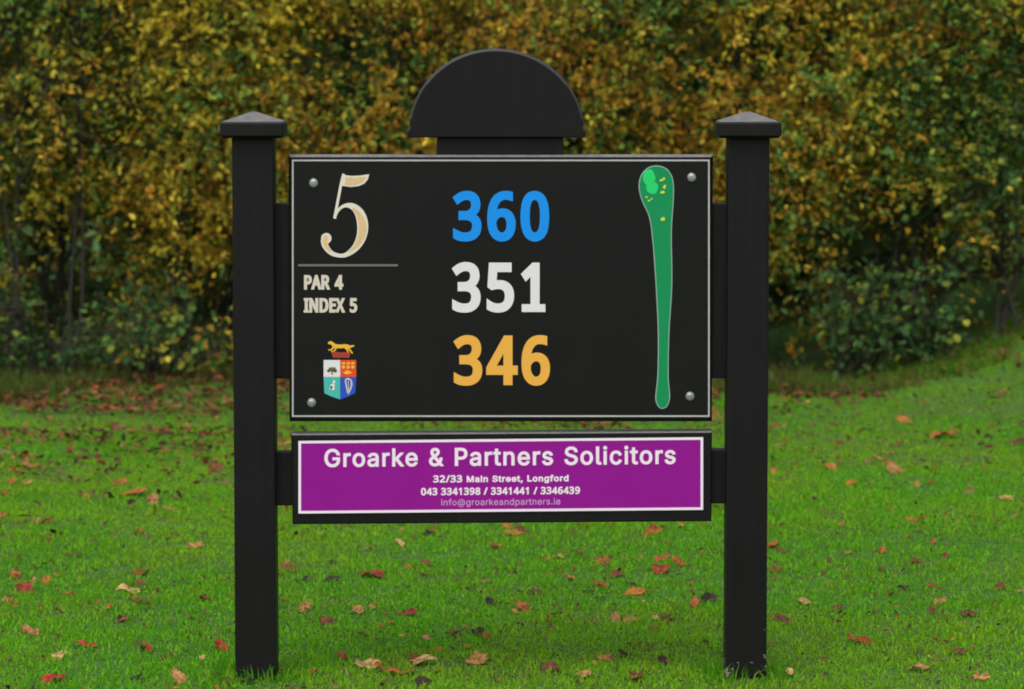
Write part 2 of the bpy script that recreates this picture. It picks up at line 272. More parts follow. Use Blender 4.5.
# ------------------------------------------------------------------ lettering
GL = json.loads(r'''{"&":[448,[[197,-7,165,-5,136,1,110,12,88,26,69,42,54,62,43,84,36,108,34,133,36,154,40,173,47,189,57,205,70,220,85,235,140,279,216,335,237,352,255,375,259,384,261,394,262,405,260,420,254,433,245,445,233,454,219,459,201,461,189,460,178,457,168,453,159,447,151,440,145,431,141,421,138,411,137,399,138,386,141,374,145,363,169,327,204,284,438,0,364,0,171,231,121,293,108,310,96,327,87,344,80,361,76,379,75,398,77,420,82,440,91,458,103,474,117,488,134,499,154,507,176,512,200,513,224,512,246,507,266,499,283,488,297,475,308,459,317,442,322,424,324,404,323,389,320,375,315,362,309,349,301,336,291,325,256,293,154,217,135,202,121,188,110,174,103,161,98,146,97,131,98,115,102,101,109,87,118,76,130,66,143,57,158,51,175,47,193,46,213,48,232,52,251,59,269,69,286,81,301,95,315,112,327,131,336,151,343,174,348,198,349,224,408,224,407,194,403,167,397,144,389,124,380,106,371,92,345,62,333,47,315,31,294,17,271,7,246,-1,221,-5]]],",":[188,[[38,-119,68,71,137,71,84,-119]]],".":[188,[[95,-4,83,-3,73,2,63,9,56,18,51,29,50,41,51,53,56,64,63,73,73,81,83,85,95,87,107,85,118,81,128,73,135,64,140,53,141,41,140,29,135,18,128,9,118,2,107,-3]]],"@":[676,[[355,-135,307,-133,262,-126,221,-114,184,-98,151,-77,122,-53,97,-24,77,9,61,46,49,87,42,131,40,179,42,226,49,269,61,309,78,346,98,379,123,408,151,433,184,454,220,470,260,482,303,489,349,492,394,489,435,482,472,469,506,452,536,432,562,407,584,380,603,351,617,319,627,285,633,251,635,215,631,142,627,119,622,97,615,76,605,57,593,41,579,28,561,19,541,13,517,11,503,12,490,14,476,17,463,22,452,28,441,36,432,45,426,56,423,68,420,68,413,54,402,42,388,30,371,20,350,15,326,13,298,15,273,23,251,35,232,52,216,72,204,96,195,123,190,152,188,182,190,212,197,240,207,265,221,287,237,306,257,322,279,334,304,341,330,343,351,342,369,338,385,331,398,323,409,314,416,306,419,306,419,335,474,335,474,110,475,97,479,85,485,74,493,66,504,61,518,59,533,61,546,67,557,76,565,89,571,106,576,127,579,152,580,181,581,215,579,244,575,273,567,301,555,327,541,351,523,373,502,393,477,410,450,424,419,434,385,440,347,442,309,440,274,434,242,424,213,410,187,393,164,372,144,347,128,320,115,289,105,255,100,218,98,178,100,138,105,100,115,66,128,35,144,7,165,-17,189,-37,216,-54,246,-68,280,-77,317,-83,357,-85,376,-85,394,-83,412,-80,458,-69,489,-59,504,-107,464,-120,411,-131],[329,65,350,66,367,71,382,78,395,88,405,102,412,118,417,137,421,160,422,185,421,210,417,231,411,249,403,263,393,274,381,282,366,287,350,291,331,292,313,290,297,285,283,277,271,267,260,254,252,239,246,222,243,204,242,185,243,164,246,144,251,125,258,108,267,93,279,81,293,72,310,67]]],"A":[480,[[16,0,201,509,276,509,463,0,395,0,287,302,264,372,232,478,245,478,213,371,191,302,85,0],[110,142,110,199,370,199,370,142]]],"G":[520,[[269,-7,225,-3,185,7,149,25,117,49,91,80,69,116,53,157,43,203,40,254,43,305,53,352,69,393,91,429,117,459,149,484,184,502,223,512,265,516,291,515,316,511,340,504,363,495,384,483,403,469,421,453,436,436,449,416,460,395,468,373,474,349,408,349,402,365,395,379,387,393,378,405,368,417,356,427,343,436,330,443,315,448,299,452,283,455,265,456,236,453,209,445,183,432,160,414,141,392,125,364,113,332,106,295,103,254,106,213,113,177,125,145,141,117,161,94,184,76,210,63,238,56,269,53,296,55,322,61,345,71,365,85,382,102,396,123,407,147,413,173,415,202,434,199,283,199,283,256,478,256,478,200,475,160,466,124,451,91,431,62,406,38,377,19,344,5,308,-4]]],"L":[393,[[60,0,60,509,125,509,125,57,361,57,361,0]]],"M":[628,[[60,0,60,509,152,509,277,187,287,159,299,123,311,84,322,49,307,49,318,83,330,121,342,158,352,187,476,509,568,509,568,0,504,0,504,291,504,327,505,369,506,413,507,457,513,457,498,409,482,363,467,322,456,291,342,0,286,0,170,291,159,321,145,361,129,408,112,457,119,457,120,416,121,372,122,328,122,291,122,0]]],"P":[445,[[60,0,60,509,235,509,272,507,304,499,332,487,356,471,375,452,390,430,400,404,407,377,409,348,407,318,400,291,390,265,375,243,356,223,332,207,304,195,272,188,235,186,109,186,109,242,233,242,258,244,279,248,297,256,312,266,324,279,333,294,339,311,343,329,344,348,343,367,339,385,333,402,324,416,312,429,297,439,279,446,257,451,232,452,125,452,125,0]]],"R":[449,[[60,0,60,509,236,509,273,507,305,500,333,489,357,474,376,455,390,433,401,408,407,381,409,352,407,323,401,296,390,271,376,250,357,232,333,217,305,206,273,200,236,198,96,198,96,255,234,255,258,256,280,260,298,267,313,276,325,287,334,300,340,316,344,333,345,352,344,371,340,389,334,405,325,419,313,430,298,440,279,447,258,451,233,452,125,452,125,0],[353,0,230,229,303,229,428,0]]],"S":[447,[[224,-9,189,-7,157,-1,128,9,102,23,81,40,64,60,51,83,42,109,38,137,104,137,107,118,114,102,123,88,135,76,150,66,166,59,184,53,204,50,224,49,246,50,267,54,286,60,303,69,317,79,329,92,338,106,344,122,346,139,344,154,340,168,332,179,322,189,310,197,296,205,245,222,184,239,145,253,112,269,86,289,67,313,56,341,52,372,55,400,62,425,75,448,92,468,113,484,138,498,165,508,195,514,227,516,259,514,289,508,316,498,340,484,360,468,377,449,390,427,398,403,401,378,337,378,332,401,320,421,302,437,280,449,254,456,225,459,204,458,185,454,167,448,152,440,139,430,129,418,121,405,117,391,115,376,117,359,122,345,131,334,142,324,155,315,169,308,212,293,264,279,312,264,359,238,372,226,384,213,395,198,402,180,407,161,408,139,406,112,398,87,386,64,370,43,349,25,323,11,294,0,261,-7]]],"a":[389,[[160,-9,137,-7,115,-3,94,5,76,15,61,29,48,45,38,63,32,84,30,108,32,128,36,146,43,161,53,174,64,184,78,193,93,200,108,206,125,211,178,220,234,227,247,229,257,231,265,235,271,240,275,246,276,255,276,257,275,272,272,285,267,297,260,307,251,315,240,322,227,327,212,330,196,331,179,330,163,327,149,322,137,316,127,309,118,301,100,274,41,291,51,312,64,331,79,346,96,358,114,368,133,375,153,380,173,383,194,384,208,384,223,382,239,379,255,375,271,369,286,360,300,350,312,336,322,320,330,301,335,278,337,251,337,0,277,0,277,52,272,52,267,43,260,34,252,25,242,16,229,8,215,1,199,-4,181,-8],[170,45,192,47,211,51,228,59,242,69,254,80,263,93,270,107,274,122,276,138,276,190,272,187,267,184,259,182,231,176,200,171,175,168,134,159,122,154,112,147,103,139,97,130,93,118,92,105,93,93,96,82,102,72,110,64,119,57,130,52,142,48,156,46]]],"c":[396,[[207,-8,174,-5,144,3,117,16,93,35,73,58,56,85,44,116,36,150,34,187,36,225,44,260,56,291,73,318,93,341,117,360,144,373,174,381,207,384,225,383,243,381,260,377,276,371,291,364,305,356,318,346,330,335,340,322,349,308,356,293,362,277,303,262,290,289,270,311,262,317,252,321,242,325,207,330,183,328,163,321,145,310,130,296,118,278,108,258,101,236,97,212,96,187,97,163,101,139,108,117,118,97,130,80,145,66,163,55,183,48,207,46,220,47,232,49,243,52,271,66,292,89,304,117,363,102,357,86,350,70,341,56,331,43,319,32,306,21,292,12,277,5,261,-1,244,-5,226,-7]]],"d":[424,[[195,-8,165,-5,137,3,111,16,89,34,70,57,55,84,43,116,36,151,34,189,36,227,43,262,55,293,71,320,90,343,112,361,137,374,165,381,196,384,218,383,237,379,253,373,267,365,278,356,287,346,306,319,311,319,311,509,372,509,372,0,313,0,313,59,307,59,287,31,277,21,266,12,252,4,236,-3,217,-7],[205,47,226,49,246,55,263,65,278,79,290,95,299,115,306,137,311,162,312,189,311,216,307,241,300,263,290,282,278,299,263,312,246,322,227,328,205,330,182,328,162,322,145,311,130,297,118,281,108,261,101,239,97,215,96,189,97,163,102,139,109,117,118,97,130,80,145,66,162,55,182,49]]],"e":[404,[[212,-8,177,-5,145,3,117,16,92,35,72,58,56,85,44,116,36,150,34,187,36,224,43,259,55,290,71,317,91,340,115,359,142,373,172,381,205,384,226,383,246,380,266,374,285,366,302,355,319,341,334,324,347,305,357,282,365,256,369,227,371,194,371,169,75,169,75,221,338,221,310,202,309,226,305,248,298,269,289,287,277,302,263,314,246,323,227,328,205,330,183,328,164,323,146,313,131,301,119,287,109,270,102,251,97,231,96,211,96,178,98,151,102,127,110,106,121,88,135,73,151,61,169,53,190,48,212,46,227,47,241,49,254,53,266,58,276,65,285,73,293,83,300,93,306,105,365,91,358,72,348,55,335,39,320,25,302,14,283,4,261,-3,237,-7]]],"f":[254,[[228,379,228,327,6,327,6,379],[81,0,81,432,83,452,88,470,96,486,107,499,120,510,135,519,152,525,169,529,187,530,222,527,243,521,227,468,215,472,195,474,178,472,164,468,154,460,147,449,143,436,142,419,142,0]]],"g":[425,[[207,-151,180,-150,156,-146,134,-140,114,-132,97,-122,82,-110,70,-97,59,-84,51,-69,101,-41,122,-66,131,-74,142,-82,154,-88,169,-93,187,-96,207,-97,236,-95,261,-87,282,-75,298,-57,308,-34,311,-6,311,68,306,68,287,41,277,32,266,24,252,16,236,10,217,6,195,5,165,7,138,15,113,27,90,43,71,64,55,90,43,120,36,154,34,191,36,228,43,262,55,293,71,320,90,343,112,361,138,374,166,381,196,384,218,383,237,379,253,373,267,365,279,356,288,346,308,319,313,319,313,379,372,379,372,-9,370,-40,362,-67,350,-90,334,-109,314,-124,291,-136,265,-144,237,-149],[205,59,227,61,247,66,264,75,279,87,291,103,300,121,307,142,311,166,312,193,311,219,307,242,300,264,291,283,279,299,264,312,247,322,227,328,205,330,182,328,162,322,145,312,130,298,118,281,109,262,102,241,97,218,96,193,97,167,102,144,109,123,118,104,130,89,145,76,163,67,183,61]]],"i":[167,[[53,0,53,379,114,379,114,0],[84,443,73,444,63,448,54,455,47,463,42,472,41,483,42,494,47,503,54,512,63,519,73,523,84,524,95,523,105,519,114,512,121,503,125,494,126,483,125,472,121,463,114,455,105,448,95,444]]],"k":[381,[[110,137,110,212,121,212,284,379,360,379,184,199,177,199],[53,0,53,509,114,509,114,0],[294,0,148,186,191,229,372,0]]],"l":[189,[[139,-2,112,0,91,8,74,20,62,37,55,59,53,84,53,509,114,509,114,99,115,83,117,71,120,62,126,56,135,53,146,52,160,53,170,54,181,3,162,-1]]],"n":[410,[[114,227,114,0,53,0,53,379,112,379,112,287,102,287,116,319,132,344,152,362,175,374,200,382,227,384,252,382,275,377,295,369,313,356,328,340,341,321,350,298,355,271,357,240,357,0,296,0,296,235,293,263,286,286,273,304,256,318,235,326,210,329,192,328,176,324,161,317,147,308,136,297,126,283,119,266,115,248]]],"o":[415,[[207,-8,174,-5,144,3,117,16,93,35,73,58,56,85,44,116,36,150,34,187,36,225,44,260,56,291,73,318,93,341,117,360,144,373,174,381,207,384,241,381,271,373,299,360,323,341,343,318,359,291,371,260,379,225,381,187,379,150,371,116,359,85,343,58,323,35,299,16,271,3,241,-5],[207,46,231,48,252,55,270,66,285,80,298,97,307,117,314,139,318,163,319,187,318,212,314,236,307,258,298,278,285,296,270,310,252,321,231,328,207,330,183,328,163,321,145,310,130,296,118,278,108,258,101,236,97,212,96,187,97,163,101,139,108,117,118,97,130,80,145,66,163,55,183,48]]],"p":[424,[[53,-143,53,379,112,379,112,319,118,319,137,346,146,356,158,365,171,373,187,379,207,383,229,384,260,381,288,374,313,361,335,343,354,320,370,293,381,262,388,227,390,189,388,151,381,116,370,84,354,57,335,34,313,16,288,3,260,-5,229,-8,207,-7,189,-3,173,4,159,12,147,21,138,31,118,59,114,59,114,-143],[220,47,242,49,262,55,279,66,294,80,306,97,316,117,323,139,327,163,328,189,327,215,323,239,316,261,307,281,295,297,280,311,263,322,243,328,220,330,198,328,178,322,161,312,146,299,134,282,125,263,118,241,114,216,113,189,114,162,118,137,125,115,135,95,147,79,162,65,179,55,198,49]]],"r":[259,[[53,0,53,379,112,379,112,321,115,321,124,339,136,354,152,367,171,377,191,383,213,385,229,384,243,384,243,322,230,324,207,326,190,325,174,321,159,315,146,306,135,296,126,284,119,270,115,254,114,237,114,0]]],"s":[365,[[182,-8,157,-7,134,-3,112,3,93,12,76,24,62,38,50,54,42,73,36,94,94,107,101,88,111,72,124,60,140,52,159,47,181,45,206,47,227,53,244,62,257,74,265,88,268,103,266,115,262,126,254,136,243,144,229,150,212,155,149,170,118,180,92,192,72,208,58,227,50,249,47,274,49,295,55,314,65,332,79,347,95,360,115,370,137,378,161,383,187,384,212,383,234,379,254,372,271,363,286,352,299,339,309,324,318,308,324,290,268,277,262,291,254,304,243,316,228,325,210,331,187,333,166,331,147,326,131,317,119,305,111,292,109,277,111,264,116,253,124,243,136,235,152,229,172,223,229,209,261,199,287,187,306,171,320,153,328,131,331,107,329,85,323,65,312,47,298,31,281,17,260,6,236,-2,210,-6]]],"t":[227,[[204,379,204,327,6,327,6,379],[65,471,126,471,126,98,127,83,130,70,136,61,144,55,156,51,170,50,185,51,202,54,213,2,192,-3,168,-4,138,-1,113,7,92,21,77,40,68,64,65,93]]],"/":[298,[[290,573,77,0,8,0,221,573]]],"0":[459,[[419,287,418,242,415,201,409,163,401,128,390,97,376,70,359,47,339,27,316,12,290,1,261,-6,229,-8,188,-4,153,8,122,27,96,54,76,88,60,129,48,176,41,229,39,287,41,346,48,399,58,446,73,486,94,520,119,547,149,566,186,577,229,581,269,577,304,566,335,547,361,520,383,486,399,446,410,399,417,346],[110,287,111,238,115,194,121,156,131,125,143,99,159,78,179,64,202,55,229,52,256,55,279,64,298,78,314,98,326,124,336,156,343,194,347,238,348,287,347,336,343,380,336,417,326,449,314,475,298,495,279,510,256,518,229,521,202,518,179,510,159,495,143,475,131,449,121,417,115,380,111,336]]],"1":[459,[[285,0,216,0,216,400,216,439,217,470,219,499,196,477,169,455,108,405,71,452,226,573,285,573]]],"2":[459,[[417,0,38,0,38,59,188,210,261,287,279,310,294,332,306,353,315,376,320,399,322,424,319,453,309,477,294,496,273,509,249,517,221,520,194,519,169,514,147,506,126,495,105,482,83,466,45,513,60,526,77,537,94,548,113,557,132,565,153,572,174,577,197,580,221,581,255,579,285,572,313,562,336,548,356,531,372,510,384,486,392,458,394,428,392,399,386,371,375,344,361,318,344,292,324,267,247,185,128,67,128,64,417,64]]],"3":[459,[[395,439,394,414,389,392,381,372,370,354,356,339,340,326,321,316,300,308,277,302,277,298,319,290,353,276,379,255,398,229,409,198,413,163,410,131,403,101,390,74,371,50,347,30,318,14,283,2,241,-6,193,-8,164,-7,136,-5,110,-1,85,4,60,12,36,23,36,89,61,78,87,69,114,61,141,56,168,52,194,51,240,54,277,64,305,81,324,104,335,131,339,164,337,187,331,206,320,223,306,236,287,247,265,255,240,261,211,264,179,265,123,265,123,326,180,326,210,327,236,332,259,339,278,349,294,362,307,377,316,394,321,413,323,434,320,460,311,481,295,498,274,511,249,519,219,521,199,520,181,518,164,515,148,511,132,505,117,498,75,473,39,521,61,536,87,550,115,563,147,573,181,579,218,581,252,579,283,574,310,566,333,555,352,540,368,523,380,505,388,485,393,463]]],"4":[459,[[443,130,359,130,359,0,291,0,291,130,17,130,17,190,286,576,359,576,359,193,443,193],[291,374,291,412,293,444,294,474,295,500,292,500,276,468,257,438,86,193,291,193]]],"5":[459,[[221,351,258,349,292,342,322,331,349,316,371,297,389,274,402,247,410,217,413,183,410,145,401,111,387,81,368,54,343,32,314,15,280,2,242,-5,199,-8,170,-7,142,-4,116,0,91,6,70,14,51,23,51,90,71,79,95,70,121,62,148,56,174,53,200,52,227,54,252,58,274,65,293,76,310,89,323,106,333,126,339,150,341,176,337,210,325,239,306,262,279,279,242,289,197,292,146,288,99,280,64,302,86,573,373,573,373,508,146,508,132,342,169,348]]],"6":[459,[[44,245,45,278,47,310,51,342,56,374,64,404,75,433,87,461,103,486,121,510,143,530,168,548,196,562,228,572,265,579,306,581,344,579,377,573,377,513,344,520,308,523,273,521,242,515,216,504,193,490,174,474,158,454,145,432,134,407,127,380,121,352,117,322,115,291,119,291,150,326,163,335,178,343,194,350,213,355,233,357,255,358,287,356,316,349,342,338,365,322,384,303,400,279,412,251,419,219,421,184,419,147,411,113,399,82,382,55,361,33,336,15,307,2,275,-5,239,-8,212,-6,187,-1,163,7,140,19,120,35,101,54,84,77,70,103,59,133,51,167,46,204],[238,51,270,55,297,66,320,84,337,109,348,143,351,184,348,218,339,247,324,271,302,289,274,299,241,303,217,301,195,296,175,287,158,276,143,263,131,248,122,232,117,215,115,198,116,180,119,163,123,146,129,129,137,114,146,99,158,85,171,74,185,64,201,57,219,53]]],"7":[459,[[109,0,344,508,35,508,35,573,419,573,419,518,187,0]]],"8":[459,[[229,581,261,579,291,574,318,565,341,553,361,538,378,519,390,497,398,472,400,443,398,421,393,401,385,383,374,367,361,352,346,338,329,325,310,314,291,303,314,291,335,279,355,265,373,250,388,234,401,216,411,196,417,173,419,148,416,118,408,90,395,65,378,44,356,26,330,11,300,0,267,-6,231,-8,192,-6,157,0,126,10,100,24,78,42,61,63,49,87,42,115,39,146,41,171,47,194,56,214,68,232,82,249,99,264,118,277,138,289,158,299,140,310,123,323,107,336,93,350,81,366,71,383,64,401,59,422,58,444,60,472,68,497,80,518,97,537,117,552,141,565,168,574,197,579],[108,145,111,119,121,96,138,76,161,60,192,51,229,48,265,51,295,60,319,76,336,96,346,120,350,148,348,166,343,182,335,197,324,211,310,223,293,235,274,246,253,256,229,265,217,270,194,260,174,249,157,237,142,225,130,212,121,197,114,181,109,164],[228,524,200,522,176,514,155,502,139,486,130,466,127,441,128,422,133,406,141,391,151,379,164,367,179,357,232,330,282,357,296,367,307,379,317,392,324,406,329,423,330,441,327,466,318,486,302,502,282,514,257,522]]],"9":[459,[[417,328,416,295,414,263,410,231,405,199,397,168,387,139,374,112,358,86,340,63,318,42,293,25,265,11,232,0,195,-6,154,-8,117,-6,82,0,82,60,115,53,152,50,188,52,219,58,245,68,268,82,287,98,303,118,316,140,327,165,334,192,340,221,344,250,346,281,341,281,332,269,322,257,310,247,297,238,282,230,266,223,247,218,227,215,204,214,173,216,144,223,118,235,95,250,76,270,61,294,49,321,42,352,40,387,43,425,50,460,63,491,80,518,101,540,127,557,156,570,188,578,223,581,250,579,275,574,299,565,322,553,342,537,361,518,377,495,391,469,402,439,410,406,415,369],[223,521,192,517,165,506,142,488,124,462,113,429,110,388,113,354,122,325,137,301,158,283,186,273,220,269,244,271,266,276,286,285,304,297,318,310,330,325,339,341,344,357,346,374,345,392,342,409,338,426,332,443,324,459,315,474,304,487,291,499,277,508,260,515,242,520]]],"^A":[512,[[437,0,368,177,141,177,73,0,0,0,224,575,289,575,512,0],[282,415,274,438,263,473,255,500,247,468,238,438,230,415,165,241,346,241]]],"D":[585,[[536,292,532,231,521,178,501,131,485,106,467,84,447,64,424,47,399,33,351,15,297,4,237,0,78,0,78,573,254,573,309,569,359,558,404,540,443,516,476,484,502,446,521,401,532,350],[460,289,457,337,449,379,435,415,416,444,391,468,361,487,327,500,288,508,244,511,150,511,150,62,228,62,272,64,311,71,346,83,376,98,402,119,423,144,439,174,451,208,458,246]]],"E":[446,[[398,0,78,0,78,573,398,573,398,509,150,509,150,330,383,330,383,268,150,268,150,63,398,63]]],"I":[272,[[239,0,32,0,32,42,99,57,99,515,32,531,32,573,239,573,239,531,172,515,172,57,239,42]]],"N":[609,[[532,0,447,0,141,476,138,476,141,432,143,378,144,320,144,0,78,0,78,573,161,573,467,99,470,99,468,137,466,193,464,249,464,573,532,573]]],"^P":[485,[[229,573,272,571,309,566,342,557,370,544,393,528,411,509,426,487,436,463,442,435,444,404,443,381,439,358,433,336,423,315,411,296,395,278,375,262,351,249,324,238,292,230,256,225,216,223,150,223,150,0,78,0,78,573],[223,511,150,511,150,285,208,285,242,286,272,290,298,296,320,305,338,318,352,334,362,353,368,375,370,401,366,435,354,462,334,484,306,499,269,508]]],"^R":[499,[[236,573,281,571,320,565,353,555,381,541,404,522,422,500,434,474,442,444,444,410,442,381,437,356,427,334,415,315,401,298,385,285,367,274,349,265,330,257,487,0,403,0,264,237,150,237,150,0,78,0,78,573],[232,510,150,510,150,298,236,298,278,301,312,310,338,325,356,347,366,374,370,407,368,430,363,450,355,467,343,481,328,492,310,500,287,506,261,509]]],"X":[470,[[467,0,385,0,233,249,79,0,3,0,193,298,15,573,95,573,236,348,377,573,453,573,276,300]]]}''')


def area(c):
    return sum(c[i][0] * c[(i + 1) % len(c)][1] - c[(i + 1) % len(c)][0] * c[i][1] for i in range(len(c))) / 2


def grow(cs, off):
    """fatten a set of contours (outer and holes wound opposite ways)"""
    s = 1 if sum(area(c) for c in cs) < 0 else -1
    out = []
    for c in cs:
        n = len(c); r = []
        for i in range(n):
            a, b, d = Vector(c[i - 1]), Vector(c[i]), Vector(c[(i + 1) % n])
            u, w = (b - a), (d - b)
            if u.length < 1e-9 or w.length < 1e-9:
                continue
            u.normalize(); w.normalize()
            n1, n2 = Vector((-u.y, u.x)), Vector((-w.y, w.x))
            k = n1 + n2
            q = max(k.length_squared, .8)
            r.append(tuple(b + k * (2 * s * off / q)))
        out.append(r)
    return out


def fill(cs):
    """triangles of the non-zero-winding area of closed contours"""
    vs, es = [], []
    for c in cs:
        s = len(vs)
        vs += [Vector(p) for p in c]
        es += [(s + i, s + (i + 1) % len(c)) for i in range(len(c))]
    V, E_, F, *_ = geometry.delaunay_2d_cdt(vs, es, [], 0, 1e-6)
    keep = []
    for f in F:
        x = sum(V[i].x for i in f) / len(f); y = sum(V[i].y for i in f) / len(f)
        w = 0
        for c in cs:
            for i in range(len(c)):
                (ax, ay), (bx, by) = c[i], c[(i + 1) % len(c)]
                if (ay <= y) != (by <= y):
                    t = ax + (y - ay) / (by - ay) * (bx - ax)
                    if t > x:
                        w += 1 if by > ay else -1
        if w:
            keep.append(f)
    return V, keep


def text_contours(s, x0, x1, base, cap, off=0.0, space=.28, track=0.0, tilt=0.0, alt=False, base_one=False):
    """glyph contours in picture measures; x0..x1 is the inked width"""
    raw, x = [], 0.0
    for c in s:
        if c == ' ':
            x += space; continue
        k = '^' + c if alt and '^' + c in GL else c
        a, sp = GL[k]
        g = [[(x + q[i] / 1000, q[i + 1] / 1000) for i in range(0, len(q), 2)] for q in sp]
        raw.append(g); x += a / 1000 + track
    ref = GL['5' if s[0].isdigit() else ('^P' if alt else ('P' if s[0] != 'i' else 'k'))][1]
    H = max(q[i] for q in ref for i in range(1, len(q), 2)) / 1000
    xs = [p[0] for g in raw for c in g for p in c]
    sy = cap / H
    mn, mxx = min(xs), max(xs)
    sx = ((x1 - x0) - 2 * off) / (mxx - mn)
    res = []
    for g, ch in zip(raw, [c for c in s if c != ' ']):
        gg = [[(x0 + off + (px - mn) * sx, py * sy) for px, py in c] for c in g]
        if base_one and ch == '1':            # these numerals have a foot under the 1
            cx = max(p[0] for c in gg for p in c) - 2.6
            gg.append([(cx - 10.5, 0), (cx - 10.5, 3.8), (cx + 8.4, 3.8), (cx + 8.4, 0)])
            gg = [c if area(c) < 0 else c[::-1] for c in gg]
        if off:
            gg = grow(gg, off)
            lo, hi = -off, cap + off
            gg = [[(px, (py - lo) * cap / (hi - lo)) for px, py in c] for c in gg]
        res.append([[(px, base - py + tilt * (px - x0)) for px, py in c] for c in gg])
    return res


def sheet(name, layers, parent, Y, thick=.0005, org=None):
    """layers: (list of contour groups, material, lift in m). Thin cut sheets standing on the upright plane Y."""
    mats, verts, faces, mi = [], [], [], []
    for groups, mat, lift in layers:
        if mat not in mats:
            mats.append(mat)
        k = mats.index(mat)
        for cs in groups:
            V, F = fill(cs)
            s = len(verts)
            yf = Y - lift - thick
            verts += [P(v.x, v.y, yf) for v in V]
            n = len(V)
            verts += [P(v.x, v.y, Y - lift + .0001) for v in V]
            cnt = {}
            for f in F:
                a = (V[f[1]].x - V[f[0]].x) * (V[f[2]].y - V[f[0]].y) - (V[f[2]].x - V[f[0]].x) * (V[f[1]].y - V[f[0]].y)
                f = list(f) if a < 0 else list(f)[::-1]      # picture y runs down: front faces the viewer
                f = f[::-1] if False else f
                faces.append([s + i for i in f][::1]); mi.append(k)
                for i in range(len(f)):
                    e = (f[i], f[(i + 1) % len(f)])
                    cnt[e] = 1
            for (i, j) in cnt:
                if (j, i) not in cnt:
                    faces.append([s + j, s + i, s + n + i, s + n + j]); mi.append(k)
    o0 = Vector(org) if org else sum(verts, Vector()) / len(verts)
    me = bpy.data.meshes.new(name)
    me.from_pydata([v - o0 for v in verts], [], faces)
    for m in mats:
        me.materials.append(m)
    me.polygons.foreach_set('material_index', mi)
    me.update()
    o = bpy.data.objects.new(name, me)
    COL.objects.link(o)
    o.parent = parent
    base = Vector((0, 0, 0)); p = parent
    while p:
        base += p.location; p = p.parent
    o.location = o0 - base
    return o


def rect(x0, y0, x1, y1, t=0.0):
    return [(x0, y0), (x1, y0 + t * (x1 - x0)), (x1, y1 + t * (x1 - x0)), (x0, y1)]


def frame4(x0, y0, x1, y1, w, t=0.0):
    T = lambda x, y: (x, y + t * (x - x0))
    q = lambda a, b, c, d: [[T(a, b), T(c, b), T(c, d), T(a, d)]]
    return [q(x0, y0, x1, y0 + w), q(x0, y1 - w, x1, y1), q(x0, y0 + w, x0 + w, y1 - w), q(x1 - w, y0 + w, x1, y1 - w)]


def spline(pts, k=6, closed=False):
    n = len(pts); out = []
    rg = range(n) if closed else range(n - 1)
    for i in rg:
        g = lambda j: pts[j % n] if closed else pts[min(max(j, 0), n - 1)]
        a, b, c, d = g(i - 1), g(i), g(i + 1), g(i + 2)
        for j in range(k):
            t = j / k
            out.append(tuple(.5 * (2 * b[m] + (c[m] - a[m]) * t + (2 * a[m] - 5 * b[m] + 4 * c[m] - d[m]) * t * t + (3 * b[m] - a[m] - 3 * c[m] + d[m]) * t ** 3) for m in range(len(b))))
    if not closed:
        out.append(tuple(pts[-1]))
    return out


def ribbon(pts, k=6):
    """pts: (x, y, width) -> one closed contour"""
    s = spline(pts, k)
    L, Rr = [], []
    for i, (x, y, w) in enumerate(s):
        a, b = s[max(i - 1, 0)], s[min(i + 1, len(s) - 1)]
        d = Vector((b[0] - a[0], b[1] - a[1])).normalized()
        L.append((x - d.y * w / 2, y + d.x * w / 2)); Rr.append((x + d.y * w / 2, y - d.x * w / 2))
    c = L + Rr[::-1]
    return c if area(c) < 0 else c[::-1]


def blob(cx, cy, rx, ry, n=12, wob=0.0):
    return [(cx + rx * (1 + wob * math.sin(i * 2.4 + cx)) * math.cos(-i * 2 * math.pi / n), cy + ry * (1 + wob * math.cos(i * 1.7 + cy)) * math.sin(-i * 2 * math.pi / n)) for i in range(n)]


# ================================================================== THE SIGN
sign = empty('tee_sign', (P(501, 678)[0], 0, 0))
tag(sign, 'black wooden golf hole sign on two posts standing in the grass', 'sign')

POST_D = .1
yf, yb = -.05, .05
caps = []
for px, mat in ((252.5, M_POST), (748.9, M_POST_CHIP)):
    x = P(px, 150, yf)[0]
    w = .0490
    ztop = P(px, 136, yf)[2]
    po = bm_obj('post', box_bm((x - w, yf, -.25), (x + w, yb, ztop), .004), mat, sign, (x, 0, 0))
    zt, zb = P(px, 121.8, yf - .025)[2], P(px, 138.2, yf - .025)[2]
    cw = .0748
    bm = bmesh.new()
    prof = [(cw - .007, zb), (cw, zb + .006), (cw, zt - .004), (cw - .004, zt), (0.006, zt + .0225)]
    rings = []
    for r, z in prof:
        rings.append([bm.verts.new((x + sx * r, sy * r, z)) for sx, sy in ((-1, -1), (1, -1), (1, 1), (-1, 1))])
    for a, b in zip(rings, rings[1:]):
        for i in range(4):
            bm.faces.new((a[i], a[(i + 1) % 4], b[(i + 1) % 4], b[i]))
    bm.faces.new(rings[0][::-1]); bm.faces.new(rings[-1])
    bmesh.ops.bevel(bm, geom=[e for e in bm.edges if abs(e.verts[0].co.z - e.verts[1].co.z) > .001], offset=.003, segments=2, affect='EDGES')
    co_ = bm_obj('post_cap', bm, M_POST, po, (x, 0, zb))
    co_.data.materials.append(M_WEATHER_LIT)
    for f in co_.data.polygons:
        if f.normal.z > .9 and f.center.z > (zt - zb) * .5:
            f.material_index = 1  # weathered grey on the cap slopes, with the light from above painted in

YB = -.03                       # front of the boards


